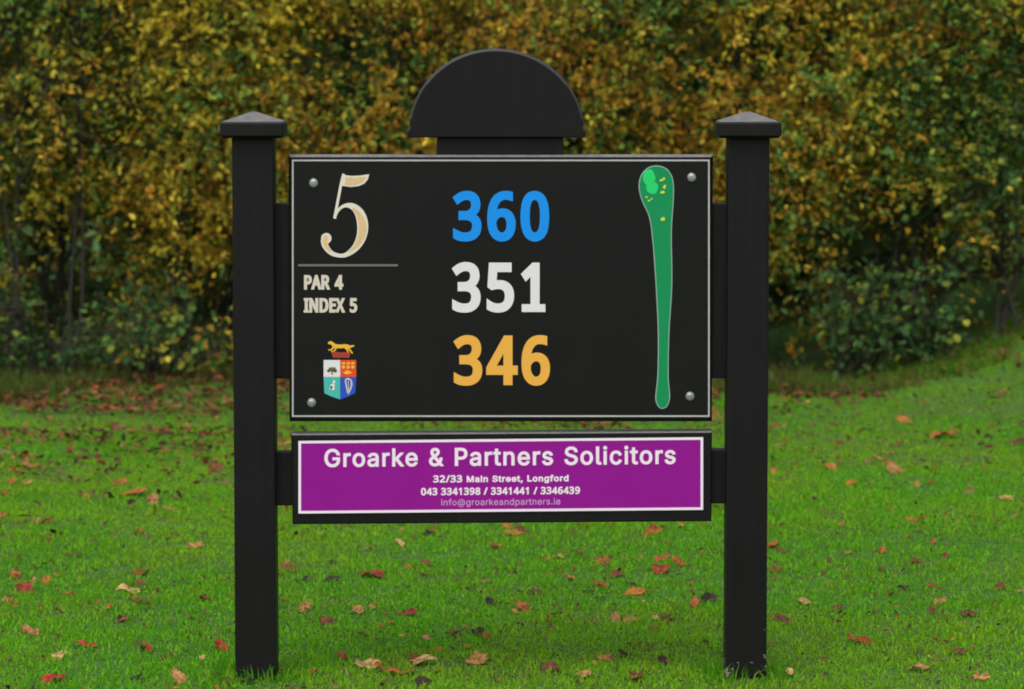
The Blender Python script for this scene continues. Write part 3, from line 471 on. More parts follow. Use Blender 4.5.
def board(name, corners, y0, y1, ch, mat):
    """slab with chamfered front edge; corners are picture points clockwise from top left"""
    bm = bmesh.new()
    c = [P(px, py, y0) for px, py in corners]
    m = sum(c, Vector()) / 4
    fr = [bm.verts.new(p + Vector(((ch if p.x < m.x else -ch), 0, (ch if p.z < m.z else -ch)))) for p in c]
    md = [bm.verts.new((p.x, y0 + ch, p.z)) for p in c]
    bk = [bm.verts.new((p.x, y1, p.z)) for p in c]
    bm.faces.new(fr); bm.faces.new(bk[::-1])
    for a, b in ((fr, md), (md, bk)):
        for i in range(4):
            bm.faces.new((a[i], a[(i + 1) % 4], b[(i + 1) % 4], b[i]))
    o = bm_obj(name, bm, mat, sign, tuple(m))
    o.data.materials.append(M_WEATHER_LIT)
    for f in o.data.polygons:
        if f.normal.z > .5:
            f.material_index = 1  # upper edge and chamfer painted lighter in place of sky light
    return o


main = board('main_board', ((288.5, 155), (713, 155), (712, 421.5), (289.5, 421.5)), YB, .03, .005, M_POST)
spon = board('sponsor_board', ((291, 434), (712, 431.4), (711.5, 521.3), (292.5, 524.4)), YB, .03, .003, M_POST)
for (a, b, c, d) in ((270, 203, 292, 378), (709, 203, 730, 378), (272, 451, 295, 505), (708, 449, 729, 503)):
    p, q = P(a, d, 0), P(c, b, 0)
    bm_obj('side_bracket', box_bm((p.x, -.012, p.z), (q.x, .028, q.z), .003), M_POST, sign, tuple((p + q) / 2))

# half-round top with a lit, rounded rim, on a neck block
p, q = P(437, 156.5, 0), P(563, 137, 0)
bm_obj('neck_block', box_bm((p.x, -.02, p.z + .002), (q.x, .03, q.z), .003), M_POST, sign, tuple((p + q) / 2))
bm = bmesh.new()
out = [(407.5, 137.5), (407.6, 131)]
cx, cy, rx, ry = 496.5, 132, 87.5, 83.5
for i in range(1, 40):
    a = math.pi - math.pi * i / 40
    out.append((cx + rx * math.cos(a), cy - ry * math.sin(a) * (1 - .012 * math.cos(a))))
out += [(585, 131), (585.6, 137.5)]
loops = []
for ins, yy in ((.0065, -.034), (.0045, -.0335), (.0015, -.030), (0, -.026), (0, .028), (.005, .034)):
    pts = []
    cen = P(496.5, 110, yy)
    for k, (px, py) in enumerate(out):
        v = P(px, py, -.02)
        a, b = out[max(k - 1, 0)], out[min(k + 1, len(out) - 1)]
        t = Vector((b[0] - a[0], b[1] - a[1])).normalized()
        nrm = Vector((-t.y, 0, -t.x))           # inwards
        if (Vector((cen.x, 0, cen.z)) - Vector((v.x, 0, v.z))).dot(nrm) < 0:
            nrm = -nrm
        v = v + nrm * ins
        if k in (0, len(out) - 1):
            v.z = P(px, 137.5, -.02).z + ins * .4
        v.y = yy
        pts.append(bm.verts.new(v))
    loops.append(pts)
for a, b in zip(loops, loops[1:]):
    for i in range(len(a)):
        j = (i + 1) % len(a)
        bm.faces.new((a[i], a[j], b[j], b[i]))
bm.faces.new(loops[0]); bm.faces.new(loops[-1][::-1])
top = bm_obj('half_round_top', bm, M_POST, sign, tuple(P(496.5, 137, 0)))
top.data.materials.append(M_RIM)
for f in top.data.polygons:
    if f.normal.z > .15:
        f.material_index = 1  # upward part of the rim gets the painted sky light

# --- artwork of the main board
YP = YB - .003
sheet('sign_sheet', [([[rect(291, 158.3, 710.5, 418)]], M_PANEL, 0)], main, YB - .0002, .0026)
sheet('border_line', [(frame4(292, 159.6, 709.7, 416.9, 1.6), M_LINE, 0)], main, YP, .0004)
five = [[ribbon([(343.6, 173.8, 2.6), (341.3, 183, 2.7), (338, 200, 2.7), (334.6, 218.6, 3.0)]),
         [(342.3, 174), (346, 175.3), (352, 175.9), (360, 175.6), (369.2, 174.2), (368, 179), (364.5, 183.5), (359, 186), (351, 187), (342, 185.8)],
         ribbon([(334.6, 217.6, 2.4), (338.5, 210, 2.6), (345, 205.6, 3.6), (353, 206.6, 6.6), (359.6, 213.5, 9.6), (362.6, 224, 11), (361.6, 236, 10), (356, 247, 7.4), (347, 254.3, 4.6), (339.5, 255.6, 3.8), (331.5, 253, 4.6), (326, 247, 6.0), (324.5, 241, 7.2), (326, 236, 6.4)]),
         blob(326.3, 238.3, 5.3, 5.4)]]
five = [[c if area(c) < 0 else c[::-1] for c in five[0]]]
inner = [[(345.5, 177), (352, 177.8), (366, 176.6), (363, 181.5), (358, 184), (350, 185), (345, 184.6)],
         ribbon([(352.6, 208.2, 1.6), (358.8, 214.5, 5), (362.3, 224, 7.6), (361.6, 235, 7.0), (356.6, 245, 4.0), (349, 251.6, 1.2)]),
         ribbon([(331, 251.6, 1.4), (326.3, 246.3, 3.2), (325, 240.5, 5), (326.4, 235.6, 4)])]
inner = [[c if area(c) < 0 else c[::-1]] for c in inner]
sheet('hole_number', [(five, M_CREAM, 0), (inner, M_TAN, .0005)], main, YP, .0004)
sheet('rule_line', [([[rect(298, 264.2, 398, 266.3)]], M_RULE, 0)], main, YP, .0004)
sheet('par_text', [(text_contours('PAR 4', 304, 343.4, 289.6, 14.6, .95, .34, .03, alt=True), M_STONE, 0)], main, YP, .0004)
sheet('index_text', [(text_contours('INDEX 5', 303.7, 357.3, 312.6, 14.6, .95, .34, .03, alt=True), M_STONE, 0)], main, YP, .0004)
for s, x0, x1, yb_, mat in (('360', 453, 549.2, 240.9, M_BLUE), ('351', 452.2, 539.6, 312.0, M_WHITE), ('346', 453.8, 550.0, 385.1, M_AMBER)):
    sheet('yardage_number', [(text_contours(s, x0, x1, yb_, 49.4, 2.4, track=.075, base_one=True), mat, 0)], main, YP, .0004)

mp = [(655.8, 165.3), (648, 167.5), (641.5, 174), (638.7, 183), (639.4, 193), (642.7, 203), (647.5, 213), (650.4, 224), (652.2, 240), (653.6, 255), (656, 292), (657.8, 333), (657.4, 374), (655.6, 392), (655.4, 400), (658, 406.6), (662.5, 408.8), (667.5, 406), (670, 398), (669.6, 388), (668.6, 374), (669.4, 333), (672.3, 284), (671.8, 232), (673.8, 199), (673.4, 181), (669.6, 171.6), (664, 167)]
mps = spline(mp, 4, True)
mps = mps if area(mps) < 0 else mps[::-1]
gin = grow([mps], -1.0)
sheet('hole_map', [([[mps]], M_MAPE, 0), ([gin], M_MAPG, .0005),
                   ([[blob(649, 177.5, 6.2, 8.2, 14, .06), blob(652.3, 187.6, 6.2, 6.6, 14, .06)]], M_MAPL, .0010),
                   ([[blob(x, y, a, b, 8, .25)] for x, y, a, b in ((661.4, 180.3, 2.2, 1.3), (664, 178.8, 1.3, 1.5), (664.6, 187, 1.5, 2.4), (662.6, 192.2, 2.4, 1.5), (646.6, 197.2, 1.4, .8), (649, 200.6, 1.5, 1.0), (651.6, 199, 1, .9), (662.8, 219, 2.3, 2.3))], M_MAPY, .0016)],
      main, YP, .0004)

crest = [
    ([[[(323.6, 360), (340.2, 360), (340.2, 377), (323.6, 377)]]], M_WHITE, 0),
    ([[[(340.4, 360), (356.2, 360), (356.2, 377), (340.4, 377)]]], M_RED, 0),
    ([[[(323.6, 377.2), (340.2, 377.2), (340.2, 399.4), (331, 396.4), (324.4, 393.2)]]], M_TEAL, 0),
    ([[[(340.4, 377.2), (356.2, 377.2), (355.2, 393.2), (348.6, 396.4), (340.4, 399.4)]]], M_CBLUE, 0),
    ([[[(330.6, 349.6), (333, 357.8), (349, 357.8), (351.4, 350.4), (347, 352), (341, 352.4), (335, 351.6)]]], M_DRED, 0),
    ([[ribbon([(328, 343.4, 1.6), (331, 342.8, 3.2), (334.5, 345.4, 3.4), (340, 346.4, 3.8), (346, 346, 3.6), (350, 346.6, 2.6), (354.4, 345.6, 1.0)]),
       ribbon([(334, 346.5, 2.2), (331.4, 349.6, 1.4), (328.4, 349.8, 1.2)]), ribbon([(336, 347.5, 2), (334.6, 350.6, 1.2), (331.5, 351.8, 1)]),
       ribbon([(347, 347, 2.4), (350, 350, 1.6), (352.6, 353.6, 1.2)]), ribbon([(345, 347, 2), (347.6, 350.8, 1.3), (348, 352.6, 1)])]], M_GOLD, .0005),
    ([[blob(332, 369.2, 3.8, 2.3, 10, .2)], [blob(328.6, 370.8, 1.8, 1.6, 8)], [blob(335.4, 370.8, 1.8, 1.8, 8)], [rect(331.3, 370.8, 332.7, 374.4)]], M_CBROWN, .0005),
    ([[blob(x, y, 1.9, 1.5, 8, .25)] for x, y in ((343.6, 363.4), (348.2, 363.4), (352.8, 363.4), (343.6, 367), (348.2, 367), (352.8, 367))] + [[blob(347.6, 372.6, 3.8, 1.9, 10, .25)]], M_GOLD, .0005),
    ([[blob(332.4, 387, 2.3, 3.6, 10, .2)], [blob(334, 381.8, 1.3, 1.6, 8)], [ribbon([(329.4, 389.4, 1.6), (331.2, 388, 1.6), (332, 386, 1.6)])]], M_WHITE, .0005),
    ([[ribbon([(345.2, 380, 1.5), (348, 378.8, 1.5), (351.4, 380.6, 1.5)])], [ribbon([(351.2, 380.6, 1.5), (351.4, 386, 1.6), (348, 394, 1.5)])],
      [ribbon([(345.4, 380.4, 1.4), (346.6, 387, 1.4), (347.8, 393.6, 1.2)])], [ribbon([(348.4, 380.6, .7), (348.5, 385, .7), (348.6, 390.4, .7)])]], M_STONE, .0005),
]
sheet('crest', crest, main, YP, .0004)


def bolt(px, py):
    c = P(px, py, YP)
    bm = bmesh.new()
    prof = [(.0104, 0), (.0104, -.0016), (.0096, -.0024), (.0070, -.0024)]
    rings = [[bm.verts.new((c.x + r * math.cos(i * math.pi / 12), c.y + d, c.z + r * math.sin(i * math.pi / 12))) for i in range(24)] for r, d in prof]
    hx = []
    for d, s in ((-.0026, 1), (-.0050, 1), (-.0058, .75)):
        hx.append([bm.verts.new((c.x + .0070 * s * math.cos(i * math.pi / 12) , c.y + d, c.z + .0070 * s * math.sin(i * math.pi / 12))) for i in range(24)])
    rings += hx
    for a, b in zip(rings, rings[1:]):
        for i in range(24):
            bm.faces.new((a[i], a[(i + 1) % 24], b[(i + 1) % 24], b[i]))
    bm.faces.new(rings[-1])
    bm_obj('bolt', bm, M_STEEL, main, tuple(c))


for b_ in ((313.6, 182.8), (691.6, 177.2), (311.6, 402.6), (690, 396.2)):
    bolt(*b_)

# --- artwork of the sponsor board
TL = -.0092
YS = YB - .003
sheet('sponsor_sheet', [([[rect(298.4, 440.9, 703.2, 513.6, TL)]], M_PURPLE, 0)], spon, YB - .0002, .0026)
sheet('sheet_border', [(frame4(298.4, 440.9, 703.2, 513.6, 2.6, TL), M_PINKW, 0)], spon, YS, .0004)
sheet('company_text', [(text_contours('Groarke & Partners Solicitors', 324.4, 675.6, 467.2, 18.2, .62, .27, .04, TL), M_PINKW, 0)], spon, YS, .0004)
sheet('address_text', [(text_contours('32/33 Main Street, Longford', 433.2, 568.6, 482.6, 7.2, .42, .27, .05, TL), M_PINKW, 0)], spon, YS, .0004)
sheet('phone_text', [(text_contours('043 3341398 / 3341441 / 3346439', 421, 580, 495.4, 7.4, .42, .27, .05, TL), M_PINKW, 0)], spon, YS, .0004)
sheet('email_text', [(text_contours('info@groarkeandpartners.ie', 441.2, 560.4, 505.6, 6.4, .1, .27, .03, TL), M_PINKD, 0)], spon, YS, .0004)

# ================================================================== GROUND
def coords(a, b, fine, far):
    v = list(np.arange(a, b + 1e-6, fine))
    d = fine
    lo, hi = a, b
    while hi < far:
        d *= 1.5; hi += d; v.append(hi)
    d = fine
    while lo > -far:
        d *= 1.5; lo -= d; v.insert(0, lo)
    return np.array(v)


gx, gy = coords(-6, 6, .08, 400), coords(-2.5, 11, .08, 400)
X, Y = np.meshgrid(gx, gy)
Z = hgt(X, Y)
nx, ny = len(gx), len(gy)
idx = np.arange(nx * ny).reshape(ny, nx)
q = np.stack([idx[:-1, :-1], idx[:-1, 1:], idx[1:, 1:], idx[1:, :-1]], -1).reshape(-1, 4)


def np_mesh(name, co, quads=None, mixed=None, col=None):
    me = bpy.data.meshes.new(name)
    me.vertices.add(len(co)); me.vertices.foreach_set('co', np.ascontiguousarray(co, np.float32).ravel())
    if quads is not None:
        lv = quads.ravel(); st = np.arange(len(quads)) * 4
    else:
        lv, st = mixed
    me.loops.add(len(lv)); me.loops.foreach_set('vertex_index', lv.astype(np.int32))
    me.polygons.add(len(st)); me.polygons.foreach_set('loop_start', st.astype(np.int32))
    me.update(calc_edges=True)
    if col is not None:
        a = me.color_attributes.new('Col', 'FLOAT_COLOR', 'POINT')
        c4 = np.ones((len(co), 4), np.float32); c4[:, :3] = col
        a.data.foreach_set('color', c4.ravel())
    return me


m, n, l, b = new_mat('turf_soil')
t = n.new('ShaderNodeTexCoord')
n1 = n.new('ShaderNodeTexNoise'); n1.inputs['Scale'].default_value = 3; n1.inputs['Detail'].default_value = 8
n2 = n.new('ShaderNodeTexNoise'); n2.inputs['Scale'].default_value = 60; n2.inputs['Detail'].default_value = 6
l.new(t.outputs['Object'], n1.inputs['Vector']); l.new(t.outputs['Object'], n2.inputs['Vector'])
cr = n.new('ShaderNodeValToRGB')
cr.color_ramp.elements[0].position = .35; cr.color_ramp.elements[0].color = (.035, .11, .010, 1)
cr.color_ramp.elements[1].position = .7; cr.color_ramp.elements[1].color = (.07, .18, .014, 1)
l.new(n2.outputs['Fac'], cr.inputs['Fac'])
mx = n.new('ShaderNodeMix'); mx.data_type = 'RGBA'; mx.blend_type = 'MULTIPLY'; mx.inputs['Factor'].default_value = .5
l.new(cr.outputs['Color'], mx.inputs['A']); l.new(n1.outputs['Color'], mx.inputs['B'])
l.new(mx.outputs['Result'], b.inputs['Base Color'])
b.inputs['Roughness'].default_value = .95
bp = n.new('ShaderNodeBump'); bp.inputs['Distance'].default_value = .02; l.new(n2.outputs['Fac'], bp.inputs['Height']); l.new(bp.outputs['Normal'], b.inputs['Normal'])
g = obj('ground', np_mesh('ground', np.stack([X, Y, Z], -1).reshape(-1, 3), q), m)
g.data.shade_smooth()
tag(g, kind='structure')

# ------------------------------------------------------------------ grass blades
def blades(name, x, y, h, w, lean, col, mat, label, cat):
    n_ = len(x)
    z = hgt(x, y) - .004
    az = rng.uniform(0, 2 * np.pi, n_)
    fc = rng.uniform(0, 2 * np.pi, n_)
    dx, dy = np.cos(az), np.sin(az)
    sx, sy = np.cos(fc) * w, np.sin(fc) * w
    base = np.stack([x, y, z], -1)
    side = np.stack([sx, sy, 0 * sx], -1) / 2
    d = np.stack([dx, dy, 0 * dx], -1)
    up = np.array([0, 0, 1.0])
    mid = base + d * (h * lean * .3)[:, None] + up * (h * .55)[:, None]
    tip = base + d * (h * lean)[:, None] + up * (h * np.sqrt(np.clip(1 - .6 * lean ** 2, .15, 1)))[:, None]
    co = np.stack([base - side, base + side, mid + side * .8, mid - side * .8, tip], 1).reshape(-1, 3)
    o = np.arange(n_)[:, None] * 5
    lv = (o + np.array([0, 1, 2, 3, 3, 2, 4])[None]).ravel()
    st = (np.arange(n_)[:, None] * 7 + np.array([0, 4])[None]).ravel()
    ob = obj(name, np_mesh(name, co, mixed=(lv, st), col=np.repeat(col, 5, 0)), mat)
    tag(ob, label, cat, kind='stuff')
    return ob


def pick(pal, w, n_):
    pal = np.array(pal); w = np.array(w, float); w /= w.sum()
    return pal[rng.choice(len(pal), n_, p=w)]


NB = 620000
y = -1.2 + 9.3 * rng.random(NB * 2) ** 1.12
dist = y + CAM_D
x = rng.uniform(-1, 1, NB * 2) * (4.1)
ok = np.abs(x) < .145 * dist + 1.0
x, y = x[ok][:NB], y[ok][:NB]
nn = len(x)
pt = fbm(x * 1.3 + 9, y * 1.3 + 9, x * 0, 20)
pt2 = fbm(x * 5 + 9, y * 5 + 9, x * 0, 25)
far = sstep(3.0, 7.4, y + (pt - .5) * 3)
bare = pt2 + .3 * far > .70
colr = pick([(.125, .42, .012), (.090, .33, .010), (.17, .48, .014), (.26, .50, .035)], [4, 3, 3, 1.4], nn)
yel = np.clip(sstep(.42, .62, pt) + .5 * sstep(.5, .65, pt2), 0, 1.3)[:, None]
colr = colr * (1 - .5 * yel) + .5 * yel * pick([(.29, .48, .02), (.22, .44, .018)], [1, 1], nn)
dry = rng.random(nn) < .025 + .10 * far + .10 * sstep(.54, .70, pt2)
colr[dry] = pick([(.20, .15, .055), (.13, .085, .03), (.085, .055, .02), (.24, .21, .10)], [2, 2, 2, 1], dry.sum())
colr *= rng.uniform(.75, 1.25, nn)[:, None]
h = rng.uniform(.010, .028, nn) * (.5 + 1.0 * pt2)
h[bare] *= .55
lean = rng.uniform(.2, 1.5, nn)
wd = rng.uniform(.0024, .0052, nn)
# taller tufts left by the mower at the feet of the posts
for px in (-.615, .561):
    k = 260
    a = rng.uniform(0, 2 * np.pi, k); r_ = .062 + np.abs(rng.normal(0, .03, k))
    tx, ty = px + np.clip(np.cos(a) * 1.5, -1, 1) * r_, np.clip(np.sin(a) * 1.5, -1, 1) * r_
    x, y = np.r_[x, tx], np.r_[y, ty]
    h = np.r_[h, rng.uniform(.015, .055, k)]; lean = np.r_[lean, rng.uniform(.1, .9, k)]; wd = np.r_[wd, rng.uniform(.0025, .0045, k)]
    colr = np.r_[colr, pick([(.10, .34, .014), (.07, .27, .014), (.2, .4, .03)], [2, 2, 1], k)]
blades('grass', x, y, h, wd, lean, colr, M_GRASS, 'short mown green lawn grass around and behind the sign', 'grass')

# rough grass along the foot of the hedge
k = 26000
x = rng.uniform(-4.2, 4.2, k); y = 6.95 + np.abs(rng.normal(0, .6, k)) + 1.0 * (noise(x * 1.7 + 50, x * 0, x * 0, 9) - .5) + .5 * (noise(x * 6 + 50, x * 0, x * 0, 19) - .5)
cl = noise(x * 4 + 70, y * 4 + 70, x * 0, 14)
right = sstep(1.2, 2.2, x)
h = rng.uniform(.03, .12, k) * (.3 + 1.3 * cl) * (1 - .3 * right)
c1 = pick([(.09, .20, .025), (.07, .14, .025), (.19, .13, .05), (.12, .075, .035), (.27, .21, .09)], [3, 3, 1.6, 1.4, .7], k)
c2 = pick([(.11, .28, .018), (.08, .20, .018), (.20, .17, .05)], [3, 2.4, 1.6], k)
cc = np.where((rng.random(k) < right)[:, None], c2, c1) * rng.uniform(.7, 1.2, k)[:, None]
blades('rough_grass', x, y, h, rng.uniform(.003, .006, k), rng.uniform(.2, 1.2, k), cc, M_GRASS, 'longer rough grass and dead stalks along the foot of the hedge', 'grass')


# ------------------------------------------------------------------ leaves in bulk
def leaf_mesh(name, pos, d, nr, L, W, col, fold=.12, curl=.1):
    d = d / np.linalg.norm(d, axis=1, keepdims=True)
    s = np.cross(d, nr); s /= np.linalg.norm(s, axis=1, keepdims=True) + 1e-9
    nr = np.cross(s, d)
    L_, W_ = L[:, None], W[:, None]
    up = nr * (W_ * fold)
    l1 = pos + d * L_ * .28 + s * W_ * .42 + up; r1 = pos + d * L_ * .28 - s * W_ * .42 + up
    l2 = pos + d * L_ * .66 + s * W_ * .44 + up - nr * L_ * curl * .4; r2 = pos + d * L_ * .66 - s * W_ * .44 + up - nr * L_ * curl * .4
    tip = pos + d * L_ - nr * L_ * curl
    co = np.stack([pos, r1, r2, tip, l2, l1], 1).reshape(-1, 3)
    o = np.arange(len(pos))[:, None] * 6
    qd = (o + np.array([0, 1, 2, 3, 0, 3, 4, 5])[None]).reshape(-1, 4)
    return np_mesh(name, co, qd, col=np.repeat(col, 6, 0))


def unit(v):
    return v / (np.linalg.norm(v, axis=-1, keepdims=True) + 1e-9)


YELL = [(.44, .34, .03), (.52, .39, .03), (.36, .28, .03), (.66, .54, .06)]
ORAN = [(.44, .25, .026), (.38, .19, .025), (.50, .31, .03), (.26, .13, .025)]
OLIV = [(.24, .29, .04), (.19, .26, .04), (.30, .32, .04), (.33, .32, .04)]
GREE = [(.13, .26, .05), (.10, .21, .05), (.17, .29, .05)]
DARK = [(.04, .11, .03), (.055, .12, .034), (.07, .10, .03)]


def tubes(name, paths, mat, parent, sides=5):
    vs, fs = [], []
    for pth, r0, r1 in paths:
        n_ = len(pth); s = len(vs)
        for i, p_ in enumerate(pth):
            a = pth[max(i - 1, 0)]; b_ = pth[min(i + 1, n_ - 1)]
            t_ = Vector(b_ - a).normalized()
            u = t_.cross(Vector((.31, .9, .2))).normalized(); w_ = t_.cross(u)
            r = r0 + (r1 - r0) * i / (n_ - 1)
            for j in range(sides):
                an = j * 2 * math.pi / sides
                vs.append(Vector(p_) + u * r * math.cos(an) + w_ * r * math.sin(an))
        for i in range(n_ - 1):
            for j in range(sides):
                fs.append((s + i * sides + j, s + i * sides + (j + 1) % sides, s + (i + 1) * sides + (j + 1) % sides, s + (i + 1) * sides + j))
    me = bpy.data.meshes.new(name)
    me.from_pydata(vs, [], fs); me.shade_smooth()
    return obj(name, me, mat, parent)


HOLLOWS = [(q_.x, q_.z, r0) for q_, r0 in ((P(a, b_, 7.9), c) for a, b_, c in ((22, 255, .15), (78, 262, .22), (118, 240, .14), (60, 320, .14), (795, 300, .15), (830, 250, .13), (890, 245, .15), (960, 350, .17), (800, 350, .18), (930, 225, .12), (870, 180, .10), (1015, 290, .2), (110, 30, .09), (640, 130, .08)))]


GOLD_SPRAYS = [(q_.x, q_.z, r0) for q_, r0 in ((P(a, b_, 7.9), c) for a, b_, c in ((38, 200, .13), (130, 235, .12), (200, 312, .16), (190, 225, .12), (75, 310, .10), (10, 285, .09), (955, 240, .14), (860, 310, .12), (790, 235, .1)))]


def make_shrub(name, label, cat, group, x0, y0, H, rad, n_sp, leaf=(.022, .043), asp=.50, z0=.04, bias=None, sprays=12, hole=.40, depth_bias=.72, tall=False):
    gz = float(hgt(np.array([x0]), np.array([y0]))[0])
    root = empty(name, (x0, y0, gz))
    tag(root, label, cat, group)
    # spray origins through the crown's volume, most of them near its surface
    a = np.where(rng.random(n_sp * 3) < depth_bias, rng.normal(-np.pi / 2, .85, n_sp * 3), rng.uniform(0, 2 * np.pi, n_sp * 3))
    zz = z0 + (H - z0) * rng.random(n_sp * 3) ** .95
    prof = (.62 + .38 * sstep(0, .38, zz / H)) * (1 - .55 * sstep(.72, 1.02, zz / H))
    lump = .50 + 1.0 * fbm(np.cos(a) * 1.6 + x0 * 3.1, np.sin(a) * 1.6 + y0, zz * 1.9, 31)
    r = rad * prof * lump * np.clip(1 - np.abs(rng.normal(0, .34, n_sp * 3)), .05, 1)
    ps = np.stack([np.cos(a) * r * 1.05, np.sin(a) * r, zz], -1)
    wp = ps + np.array([x0, y0, gz])
    gate = fbm(wp[:, 0] * 2.3 + 30, wp[:, 1] * 1.6 + 30, wp[:, 2] * 2.6, 41)
    low = 1 - sstep(.35, 1.15, zz)
    hol = np.zeros(len(zz), bool)
    for hx, hz, hr in HOLLOWS:
        hol |= (np.hypot((wp[:, 0] - hx), (wp[:, 2] - hz) * 1.1) < hr * (.75 + .6 * gate)) & (wp[:, 1] < y0 + .35) & (rng.random(len(zz)) < .93)
    keep = ~hol & (gate > hole + .10 * low - .015)
    ps, wp, zz, a, low = (v[keep][:n_sp] for v in (ps, wp, zz, a, low))
    n_ = len(ps)
    ax = unit(np.stack([np.cos(a) * .7, np.sin(a) * .7, rng.normal(.25, .45, n_)], -1) + rng.normal(0, .45, (n_, 3)))
    ln = np.where(rng.random(n_) < .15, rng.uniform(.3, .5, n_), rng.uniform(.12, .32, n_))
    # colour family of the spray: patches through the hedge
    c1 = fbm(wp[:, 0] * 1.5 + 60, wp[:, 1] * 1.5, wp[:, 2] * 1.5, 51) + rng.normal(0, .07, n_)
    c2 = fbm(wp[:, 0] * 2.5 + 90, wp[:, 1] * 2.5, wp[:, 2] * 2.5, 61) + rng.normal(0, .07, n_)
    b0 = bias or (0, 0)
    inner_ = 1 - np.linalg.norm(ps[:, :2], axis=1) / (rad * .8)      # leaves inside the bush are still green
    c1 = c1 + b0[0] - .16 * np.clip(inner_, 0, 1) - .04 * low
    c2 = c2 + b0[1]
    fam = np.where(c1 > .575, np.where(c2 > .54, 1, 0), np.where(c1 > .455, np.where(c2 > .60, 1, 2), np.where(c1 > .385, 3, 4)))
    hot = np.zeros(n_, bool)
    for hx, hz, hr in GOLD_SPRAYS:
        hot |= (np.hypot(wp[:, 0] - hx, wp[:, 2] - hz) < hr) & (wp[:, 1] < y0 - .1) & (rng.random(n_) < .6)
    if name != 'bramble_clump':
        fam[hot] = 0
    pos, dr, nr, col = [], [], [], []
    pals = [np.array(p_) for p_ in (YELL, ORAN, OLIV, GREE, DARK)]
    for k in range(sprays):
        t_ = (k + rng.random(n_)) / sprays
        drop = np.stack([0 * t_, 0 * t_, -.10 * (t_ ** 2) * ln / .25], -1)
        p_ = ps + ax * (ln * t_)[:, None] + drop + rng.normal(0, .012, (n_, 3))
        sd = unit(np.cross(ax, rng.normal(0, 1, (n_, 3))))
        d_ = unit(ax * .55 + sd * .8 + np.array([0, 0, -.22]) + rng.normal(0, .2, (n_, 3)))
        nn_ = unit(np.array([0, -.35, .8]) + rng.normal(0, .55, (n_, 3)))
        f_ = fam.copy()
        sw = rng.random(n_) < .34
        f_[sw] = np.clip(f_[sw] + rng.integers(-2, 3, sw.sum()), 0, 4)
        cc_ = np.zeros((n_, 3))
        for i in range(5):
            mk = f_ == i
            cc_[mk] = pals[i][rng.integers(0, len(pals[i]), mk.sum())]
        pos.append(p_); dr.append(d_); nr.append(nn_); col.append(cc_ * (1.12 * rng.uniform(.72, 1.28, n_))[:, None])
    pos, dr, nr, col = map(np.concatenate, (pos, dr, nr, col))
    ok_ = pos[:, 2] > .02
    pos, dr, nr, col = pos[ok_], dr[ok_], nr[ok_], col[ok_]
    L = rng.uniform(leaf[0], leaf[1], len(pos))
    obj('foliage', leaf_mesh('foliage', pos, dr, nr, L, L * asp * rng.uniform(.8, 1.2, len(pos)), col), M_LEAF, root)
    # stems from the ground, each feeding a share of the sprays
    paths = []
    ns = 2 if tall else 5
    for i in range(ns):
        aa = random.uniform(0, 6.28); rr = rad * random.uniform(.15, .6)
        p_ = np.array([random.uniform(-.08, .08), random.uniform(-.08, .08), -.05]); pth = [Vector(p_)]
        end = np.array([math.cos(aa) * rr, math.sin(aa) * rr, H * random.uniform(.75, .97)])
        for s in range(1, 8):
            f = s / 7
            q_ = p_ * (1 - f) + end * f + np.array([math.sin(f * 5 + aa), math.cos(f * 4 + aa), 0]) * .045
            pth.append(Vector(q_))
        paths.append((pth, .013 if not tall else .0105, .004))
    st = [pp for pth, *_ in paths for pp in pth]
    sta = np.array([tuple(v) for v in st])
    for i in rng.choice(n_, min(n_, 300), replace=False):
        dd = np.linalg.norm((sta - ps[i]) * np.array([1, 1, 1.0]) + np.array([0, 0, .15]), axis=1)
        j = int(dd.argmin())
        e = Vector(ps[i] + ax[i] * ln[i] * .9)
        paths.append(([st[j], st[j].lerp(Vector(ps[i]), .55) + Vector((0, 0, .03)), Vector(ps[i]), e], .0042, .0012))
    tubes('branches', paths, M_BARK, root, 4)
    return root


HG = 'autumn shrubs of the hedge behind the sign'
front = [
    (-3.15, 8.40, 2.6, .70, 'leftmost hedge shrub, mostly cut off by the left edge of the photo', (-.03, -.02)),
    (-2.25, 8.55, 2.9, .66, 'dark gappy green hedge shrub at far left, just behind the thin sapling stems', (-.06, -.05)),
    (-1.45, 8.45, 2.7, .66, 'hedge shrub with bright yellow sprays low down, just left of the left post', (-.01, -.06)),
    (-.65, 8.45, 2.8, .70, 'golden brown hedge shrub showing between the left post and the half-round sign top', (.02, .02)),
    (.25, 8.40, 2.7, .70, 'hedge shrub directly behind the main board and its half-round top', (.02, .02)),
    (1.1, 8.45, 2.8, .70, 'orange and olive hedge shrub directly behind the right post', (.04, .05)),
    (1.9, 8.45, 2.7, .68, 'dense ochre hedge shrub filling the space right of the right post', (.03, .01)),
    (2.75, 8.75, 2.9, .70, 'hedge shrub cut off by the right edge of the photo, above the grass bank', (.0, .02)),
]
for (x0, y0, H, rad, lab, bs) in front:
    make_shrub('hedge_shrub', lab, 'shrub', HG, x0, y0, H, rad, 2000, bias=bs)

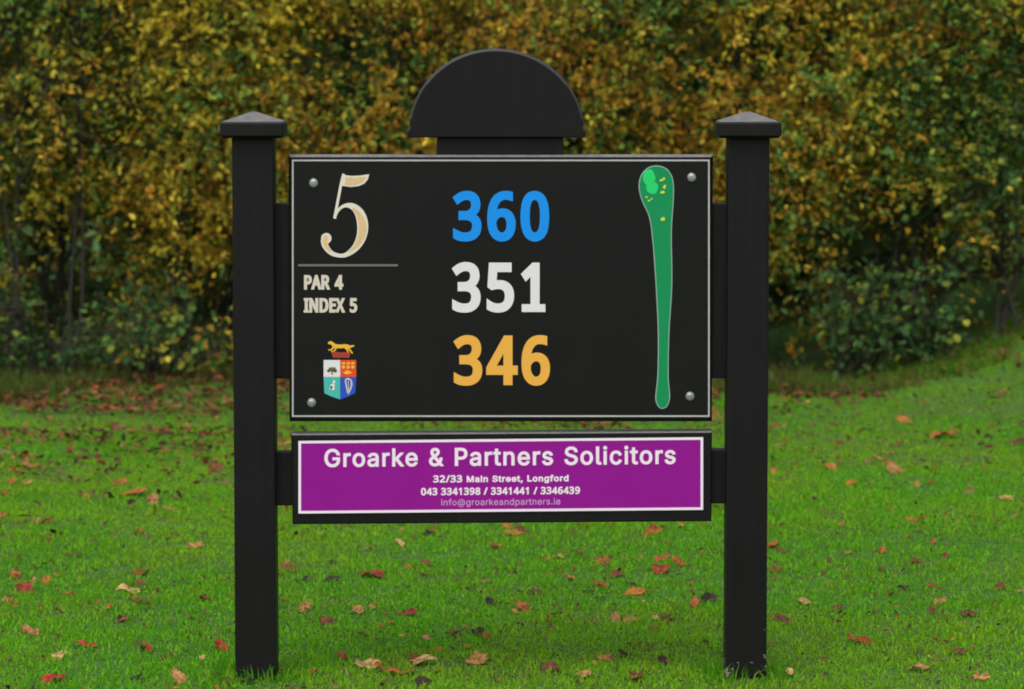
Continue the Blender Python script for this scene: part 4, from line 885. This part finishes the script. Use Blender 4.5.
SG = 'slender saplings rising in and behind the hedge'
sap = [(-2.35, 9.5, 3.7, 'thin dark stemmed sapling behind the hedge at the upper left corner'),
       (-1.3, 9.7, 3.5, 'yellow leaved sapling behind the hedge, above the left post'),
       (-.2, 9.6, 3.8, 'sapling behind the hedge straight above the half-round sign top'),
       (.95, 9.7, 3.6, 'orange tinted sapling behind the hedge, above the right post'),
       (2.1, 9.6, 3.8, 'greenish sapling behind the hedge towards the upper right corner'),
       (3.3, 9.8, 3.6, 'sapling behind the hedge rising over the grass bank at the right')]
for (x0, y0, H, lab) in sap:
    make_shrub('hedge_sapling', lab, 'sapling', SG, x0, y0, H, .8, 800, leaf=(.032, .052), z0=.5, hole=.40, tall=True, bias=(.02, .02))

for px, y0, H, lab in ((18, 7.95, 2.5, 'thin dark sapling stem in front of the hedge at the left edge of the photo'),
                       (70, 8.0, 2.7, 'thin bending sapling stem in front of the hedge, second from the left edge'),
                       (183, 8.0, 2.6, 'thin leaning sapling stem in front of the hedge left of the left post')):
    make_shrub('hedge_sapling', lab, 'sapling', SG, P(px, 200, y0)[0], y0, H, .34, 70, z0=.9, hole=.3, tall=True, bias=(.02, .02))

# broad green leaves (bramble and ivy) low in the hedge
BG = 'green bramble clumps at the hedge foot'
GREE2 = GREE
for (px, py, y0, H, rad, lab) in (
        (25, 372, 7.75, .50, .34, 'low green bramble clump at the hedge foot, far left'),
        (165, 372, 7.75, .42, .36, 'low green bramble clump at the hedge foot beside the left post'),
        (860, 380, 7.80, .52, .36, 'low green bramble clump at the hedge foot right of the right post'),
        (925, 372, 7.85, .62, .30, 'green bramble clump at the hedge foot where the grass bank begins'),
        (1000, 345, 8.0, 1.0, .26, 'tall green ivy clump with large leaves climbing at the right edge')):
    x0 = P(px, py, y0)[0]
    make_shrub('bramble_clump', lab, 'bramble', BG, x0, y0, H * .8, rad, 90, leaf=(.025, .048), asp=.75, z0=.05, bias=(-.10, -.1), sprays=6, hole=.38)

# far-off wood behind the hedge: one mass
k = 60000
x = rng.uniform(-7, 7, k); y = rng.uniform(10.6, 13.5, k); z = rng.uniform(0, 4.3, k) * (.75 + .35 * noise(x * .8 + 20, y * .8, x * 0, 71))
c_ = pick([(.07, .13, .05), (.10, .15, .05), (.18, .18, .04), (.24, .19, .035), (.07, .10, .05)], [3, 3, 2, 1.2, 2], k) * rng.uniform(.7, 1.2, k)[:, None]
L = rng.uniform(.09, .15, k)
wood = obj('woodland', leaf_mesh('woodland', np.stack([x, y, z], -1), unit(rng.normal(0, 1, (k, 3))), unit(rng.normal(0, .7, (k, 3)) + np.array([0, -.5, .7])), L, L * .65, c_), M_LEAF)
tag(wood, 'dim mass of undergrowth and trees behind the hedge', 'undergrowth', kind='stuff')

# ================================================================== FALLEN LEAVES
FC = {'red': [(.34, .055, .02), (.26, .05, .022)], 'orange': [(.42, .15, .035), (.34, .11, .03)], 'tan': [(.40, .22, .08), (.34, .19, .07)],
      'brown': [(.17, .06, .025), (.13, .055, .025)], 'dark': [(.022, .017, .014), (.035, .024, .018)], 'straw': [(.50, .36, .15), (.44, .30, .11)]}


def fallen_mesh(lobed, col, seed):
    r_ = random.Random(seed)
    n_ = 26
    bm = bmesh.new()
    ring = []
    c0 = np.array(col)
    for i in range(n_):
        a = i * 2 * math.pi / n_
        if lobed:
            rad = .5 * (.62 + .38 * abs(math.cos(2.5 * a)) ** 1.3) * (1 + .12 * math.sin(9 * a + seed))
            px_, py_ = rad * math.cos(a), rad * math.sin(a) * .9
        else:
            px_ = .5 * math.cos(a); py_ = .31 * math.sin(a) * (1 - .25 * math.cos(a)) * (1 + .08 * r_.uniform(-1, 1))
        ring.append((px_, py_))
    k1, k2, tw = r_.uniform(.1, .6), r_.uniform(-.3, .4), r_.uniform(-.3, .3)
    zf = lambda u, v: k1 * v * v * 1.4 + k2 * u * u * .6 + tw * u * v + .05 * math.sin(u * 9 + seed)
    vs = [bm.verts.new((0, 0, zf(0, 0)))]
    mid = [bm.verts.new((u * .55, v * .55, zf(u * .55, v * .55))) for u, v in ring]
    outr = [bm.verts.new((u, v, zf(u, v) + r_.uniform(-.02, .03))) for u, v in ring]
    for i in range(n_):
        j = (i + 1) % n_
        bm.faces.new((vs[0], mid[i], mid[j])); bm.faces.new((mid[i], outr[i], outr[j], mid[j]))
    # stalk
    s0 = [bm.verts.new((-.48, d, zf(-.48, 0))) for d in (-.012, .012)]
    s1 = [bm.verts.new((-.8, d + .08, zf(-.5, 0) + .06)) for d in (-.01, .01)]
    bm.faces.new((s0[0], s0[1], s1[1], s1[0]))
    me = bpy.data.meshes.new('fallen_leaf')
    bm.to_mesh(me); bm.free()
    a = me.color_attributes.new('Col', 'FLOAT_COLOR', 'POINT')
    for v in me.vertices:
        f = r_.uniform(.75, 1.2) * (1.1 if v.index == 0 else 1)
        a.data[v.index].color = (*np.clip(c0 * f, 0, 1), 1)
    me.materials.append(M_FALL); me.shade_smooth()
    return me


LM = {c: [fallen_mesh(s == 4, FC[c][s % 2], s * 7 + hash_) for s in range(6)] for hash_, c in enumerate(FC)}
ZONE = lambda px: 'on the lawn left of the left post' if px < 255 else ('on the lawn between the two posts' if px < 747 else 'on the lawn right of the right post')
CN = {'red': 'red', 'orange': 'orange', 'tan': 'tan', 'brown': 'reddish brown', 'dark': 'blackish shrivelled', 'straw': 'pale straw-coloured'}


def leaf_at(px, py, c, size, label=None):
    x_, y_ = ground_at(px, py)
    o = bpy.data.objects.new('fallen_leaf', random.choice(LM[c]))
    COL.objects.link(o)
    o.location = (x_, y_, float(hgt(np.array([x_]), np.array([y_]))[0]) + .006 + .08 * size)
    size *= 1.42
    o.scale = (size, size * random.uniform(.6, 1.05), size * random.uniform(.7, 1.6))
    o.rotation_mode = 'ZYX'          # spun first, then tipped up by the grass under it
    o.rotation_euler = (random.uniform(.0, .55), random.uniform(-.3, .3), random.uniform(0, 6.28))
    if label:
        tag(o, label, 'fallen leaf', 'fallen autumn leaves singled out on the lawn')
    else:
        tag(o, 'small %s fallen leaf %s' % (CN[c], ZONE(px)), 'fallen leaf', 'small %s leaves %s' % (CN[c], ZONE(px)))
    return o


KEY = [
    (25, 592, 'red', .062, 'large red leaf near the left edge of the photo, left of a small orange one'),
    (51, 683, 'red', .062, 'large red leaf at the bottom edge of the photo, left of the left post'),
    (127, 594, 'straw', .052, 'long pale leaf with a brown one touching it, left of the left post'),
    (134, 496, 'orange', .066, 'large bright orange leaf of a touching pair on the lawn left of the lower bracket'),
    (153, 504, 'tan', .060, 'pale peach leaf lying right beside a bright orange one, left of the left post'),
    (179, 682, 'tan', .050, 'broad tan leaf at the bottom edge of the photo close to the left post'),
    (372, 578, 'red', .068, 'largest red leaf, below the left part of the purple board'),
    (358, 613, 'tan', .052, 'peach tan leaf below the largest red leaf under the sign'),
    (341, 660, 'red', .042, 'dark red leaf close to the foot of the left post, on its right'),
    (368, 669, 'straw', .056, 'long pale leaf just left of an orange one near the bottom edge'),
    (386, 673, 'orange', .046, 'orange leaf between a long pale leaf and a yellowish one at the bottom edge'),
    (402, 676, 'orange', .050, 'yellowish orange upright leaf at the bottom edge between the posts'),
    (421, 665, 'straw', .056, 'flat straw-coloured leaf near the bottom edge below the left half of the purple board'),
    (653, 535, 'orange', .066, 'bright orange leaf just under the right part of the purple board'),
    (661, 573, 'red', .056, 'crimson leaf below the bright orange leaf at the right end of the sign'),
    (523, 611, 'orange', .048, 'flat orange leaf in the middle of the lawn under the sign'),
    (634, 595, 'orange', .044, 'orange leaf with a pale streak left of the blackish leaf by the right post'),
    (695, 607, 'orange', .048, 'round orange leaf beside a blackish leaf near the right post'),
    (709, 603, 'dark', .056, 'large blackish curled leaf just left of the right post'),
    (549, 671, 'brown', .054, 'large reddish brown leaf at the bottom edge between the posts'),
    (637, 681, 'brown', .056, 'large dark reddish brown leaf at the bottom edge left of the right post'),
    (860, 644, 'red', .060, 'large deep red leaf right of the foot of the right post'),
    (786, 624, 'brown', .052, 'large reddish brown leaf close on the right of the right post'),
    (894, 473, 'tan', .090, 'wide flat tan leaf on the far lawn right of the purple board'),
    (943, 438, 'orange', .090, 'wide orange leaf on the far lawn towards the right edge, near the hedge'),
    (1006, 501, 'straw', .050, 'small nearly white leaf close to the right edge of the photo'),
    (916, 523, 'orange', .052, 'lone round orange leaf in the open lawn on the right'),
    (923, 672, 'tan', .050, 'broad tan leaf at the bottom right of the lawn'),
]
for k_ in KEY:
    leaf_at(*k_)
MORE = [(46, 583, 'orange'), (15, 577, 'orange'), (68, 597, 'orange'), (139, 587, 'brown'), (107, 611, 'orange'), (120, 485, 'orange'), (30, 469, 'tan'), (22, 458, 'orange'),
        (20, 475, 'red'), (12, 484, 'orange'), (27, 486, 'tan'), (84, 648, 'red'), (148, 652, 'red'), (29, 635, 'tan'), (60, 660, 'straw'), (196, 549, 'tan'), (74, 557, 'brown'),
        (139, 534, 'orange'), (205, 601, 'brown'), (222, 650, 'red'), (4, 495, 'red'), (140, 576, 'red'), (142, 604, 'brown'), (400, 546, 'straw'), (411, 570, 'orange'),
        (407, 616, 'red'), (288, 571, 'brown'), (301, 583, 'dark'), (330, 583, 'dark'), (305, 611, 'tan'), (422, 686, 'dark'), (478, 635, 'dark'), (478, 664, 'tan'), (490, 606, 'dark'),
        (429, 537, 'dark'), (496, 549, 'orange'), (326, 625, 'brown'), (454, 636, 'brown'), (617, 577, 'brown'), (585, 678, 'tan'), (616, 622, 'tan'), (632, 623, 'tan'),
        (602, 564, 'orange'), (669, 620, 'brown'), (773, 549, 'orange'), (522, 534, 'brown'), (605, 662, 'tan'), (663, 665, 'dark'), (663, 561, 'orange'), (601, 587, 'red'),
        (535, 594, 'brown'), (851, 486, 'orange'), (830, 470, 'orange'), (1017, 445, 'brown'), (789, 676, 'straw'), (981, 681, 'tan'), (916, 564, 'brown'), (806, 605, 'straw'),
        (904, 590, 'dark'), (945, 559, 'brown'), (903, 422, 'orange'), (968, 617, 'brown'), (680, 566, 'orange'), (513, 536, 'orange'), (560, 560, 'tan'), (775, 573, 'brown'),
        (85, 462, 'brown'), (215, 470, 'brown'), (170, 512, 'tan'), (940, 605, 'tan'), (1000, 590, 'brown'), (960, 655, 'brown')]
for (px, py, c) in MORE:
    leaf_at(px, py, c, random.uniform(.034, .046) * (1 if py > 480 else 1.35))
n_small = 0
while n_small < 195:
    py = 405 + 290 * random.random() ** 1.05
    px = -40 + 1104 * random.random() ** 1.25
    if noise(np.array([px / 90.]), np.array([py / 45.]), np.array([0.]), 81)[0] < .42:
        continue
    leaf_at(px, py, random.choices(['red', 'orange', 'tan', 'brown', 'dark', 'straw'], [.8, 3, 2, 5, 2.5, .4])[0], random.uniform(.014, .030))
    n_small += 1

# the rest of the leaf fall, too many to count, thickest towards the hedge
k = 9000
x = 4.2 - 8.2 * rng.random(k * 3) ** .75; y = 8.0 - np.abs(rng.normal(0, 1.9, k * 3))
pt = fbm(x * 2.2 + 15, y * 4 + 15, x * 0, 91)
ok = (pt > .49 - .12 * sstep(6, 7.6, y)) & (y > 2.2) & (rng.random(k * 3) < 1.05 - .75 * sstep(.4, 1.6, x))
x, y = x[ok][:k], y[ok][:k]
L = rng.uniform(.018, .045, len(x))
kx = 5500
fy = -1.0 + 8.6 * rng.random(kx * 4); fx = rng.uniform(-3.6, 3.6, kx * 4)
pf = fbm(fx * 4 + 5, fy * 4 + 5, fx * 0, 95)
of = (pf > .50) & (np.abs(fx) < .145 * (fy + CAM_D) + .9)
fx, fy = fx[of][:kx], fy[of][:kx]
x, y = np.r_[x, fx], np.r_[y, fy]
L = np.r_[L, rng.uniform(.006, .020, len(fx))]
nn = len(x)
z = hgt(x, y) + np.where(np.arange(nn) < nn - len(fx), rng.uniform(.016, .038, nn), rng.uniform(.006, .020, nn))
c_ = pick([(.30, .10, .03), (.20, .07, .025), (.13, .055, .025), (.40, .17, .05), (.07, .04, .02), (.20, .14, .06)], [1.2, 3, 4, .6, 4, 1.5], nn) * rng.uniform(.75, 1.2, nn)[:, None]
lit = obj('leaf_litter', leaf_mesh('leaf_litter', np.stack([x, y, z], -1), unit(rng.normal(0, 1, (nn, 3)) * np.array([1, 1, .35])), unit(rng.normal(0, .35, (nn, 3)) + np.array([0, -.2, 1])), L, L * .6, c_, curl=.25), M_FALL)
tag(lit, 'brown and rusty leaf litter strewn over the far lawn before the hedge', 'leaf litter', kind='stuff')

# ================================================================== LIGHT
w = bpy.data.worlds.new('World')
sc.world = w
w.use_nodes = True
n, l = w.node_tree.nodes, w.node_tree.links
SUN_E, SUN_R = R(62), R(200)
sky = n.new('ShaderNodeTexSky')
sky.sky_type = 'NISHITA'; sky.sun_disc = False
sky.sun_elevation = SUN_E; sky.sun_rotation = SUN_R
sky.air_density = 1.0; sky.dust_density = 6.0; sky.ozone_density = .6
hs = n.new('ShaderNodeHueSaturation'); hs.inputs['Saturation'].default_value = .35
l.new(sky.outputs['Color'], hs.inputs['Color'])
l.new(hs.outputs['Color'], n['Background'].inputs['Color'])
n['Background'].inputs['Strength'].default_value = .15
sl = bpy.data.lights.new('sun', 'SUN')
sl.energy = .8; sl.angle = R(110); sl.color = (1, .97, .9)
so = bpy.data.objects.new('sun', sl)
COL.objects.link(so)
dirv = Vector((math.sin(SUN_R) * math.cos(SUN_E), math.cos(SUN_R) * math.cos(SUN_E), math.sin(SUN_E)))
so.rotation_euler = dirv.to_track_quat('Z', 'Y').to_euler()

vs = sc.view_settings
vs.view_transform = 'Standard'; vs.look = 'None'; vs.exposure = 0.30; vs.gamma = 1.0; vs.use_curve_mapping = False
sc.cycles.max_bounces = 8
sc.cycles.filter_width = 1.9
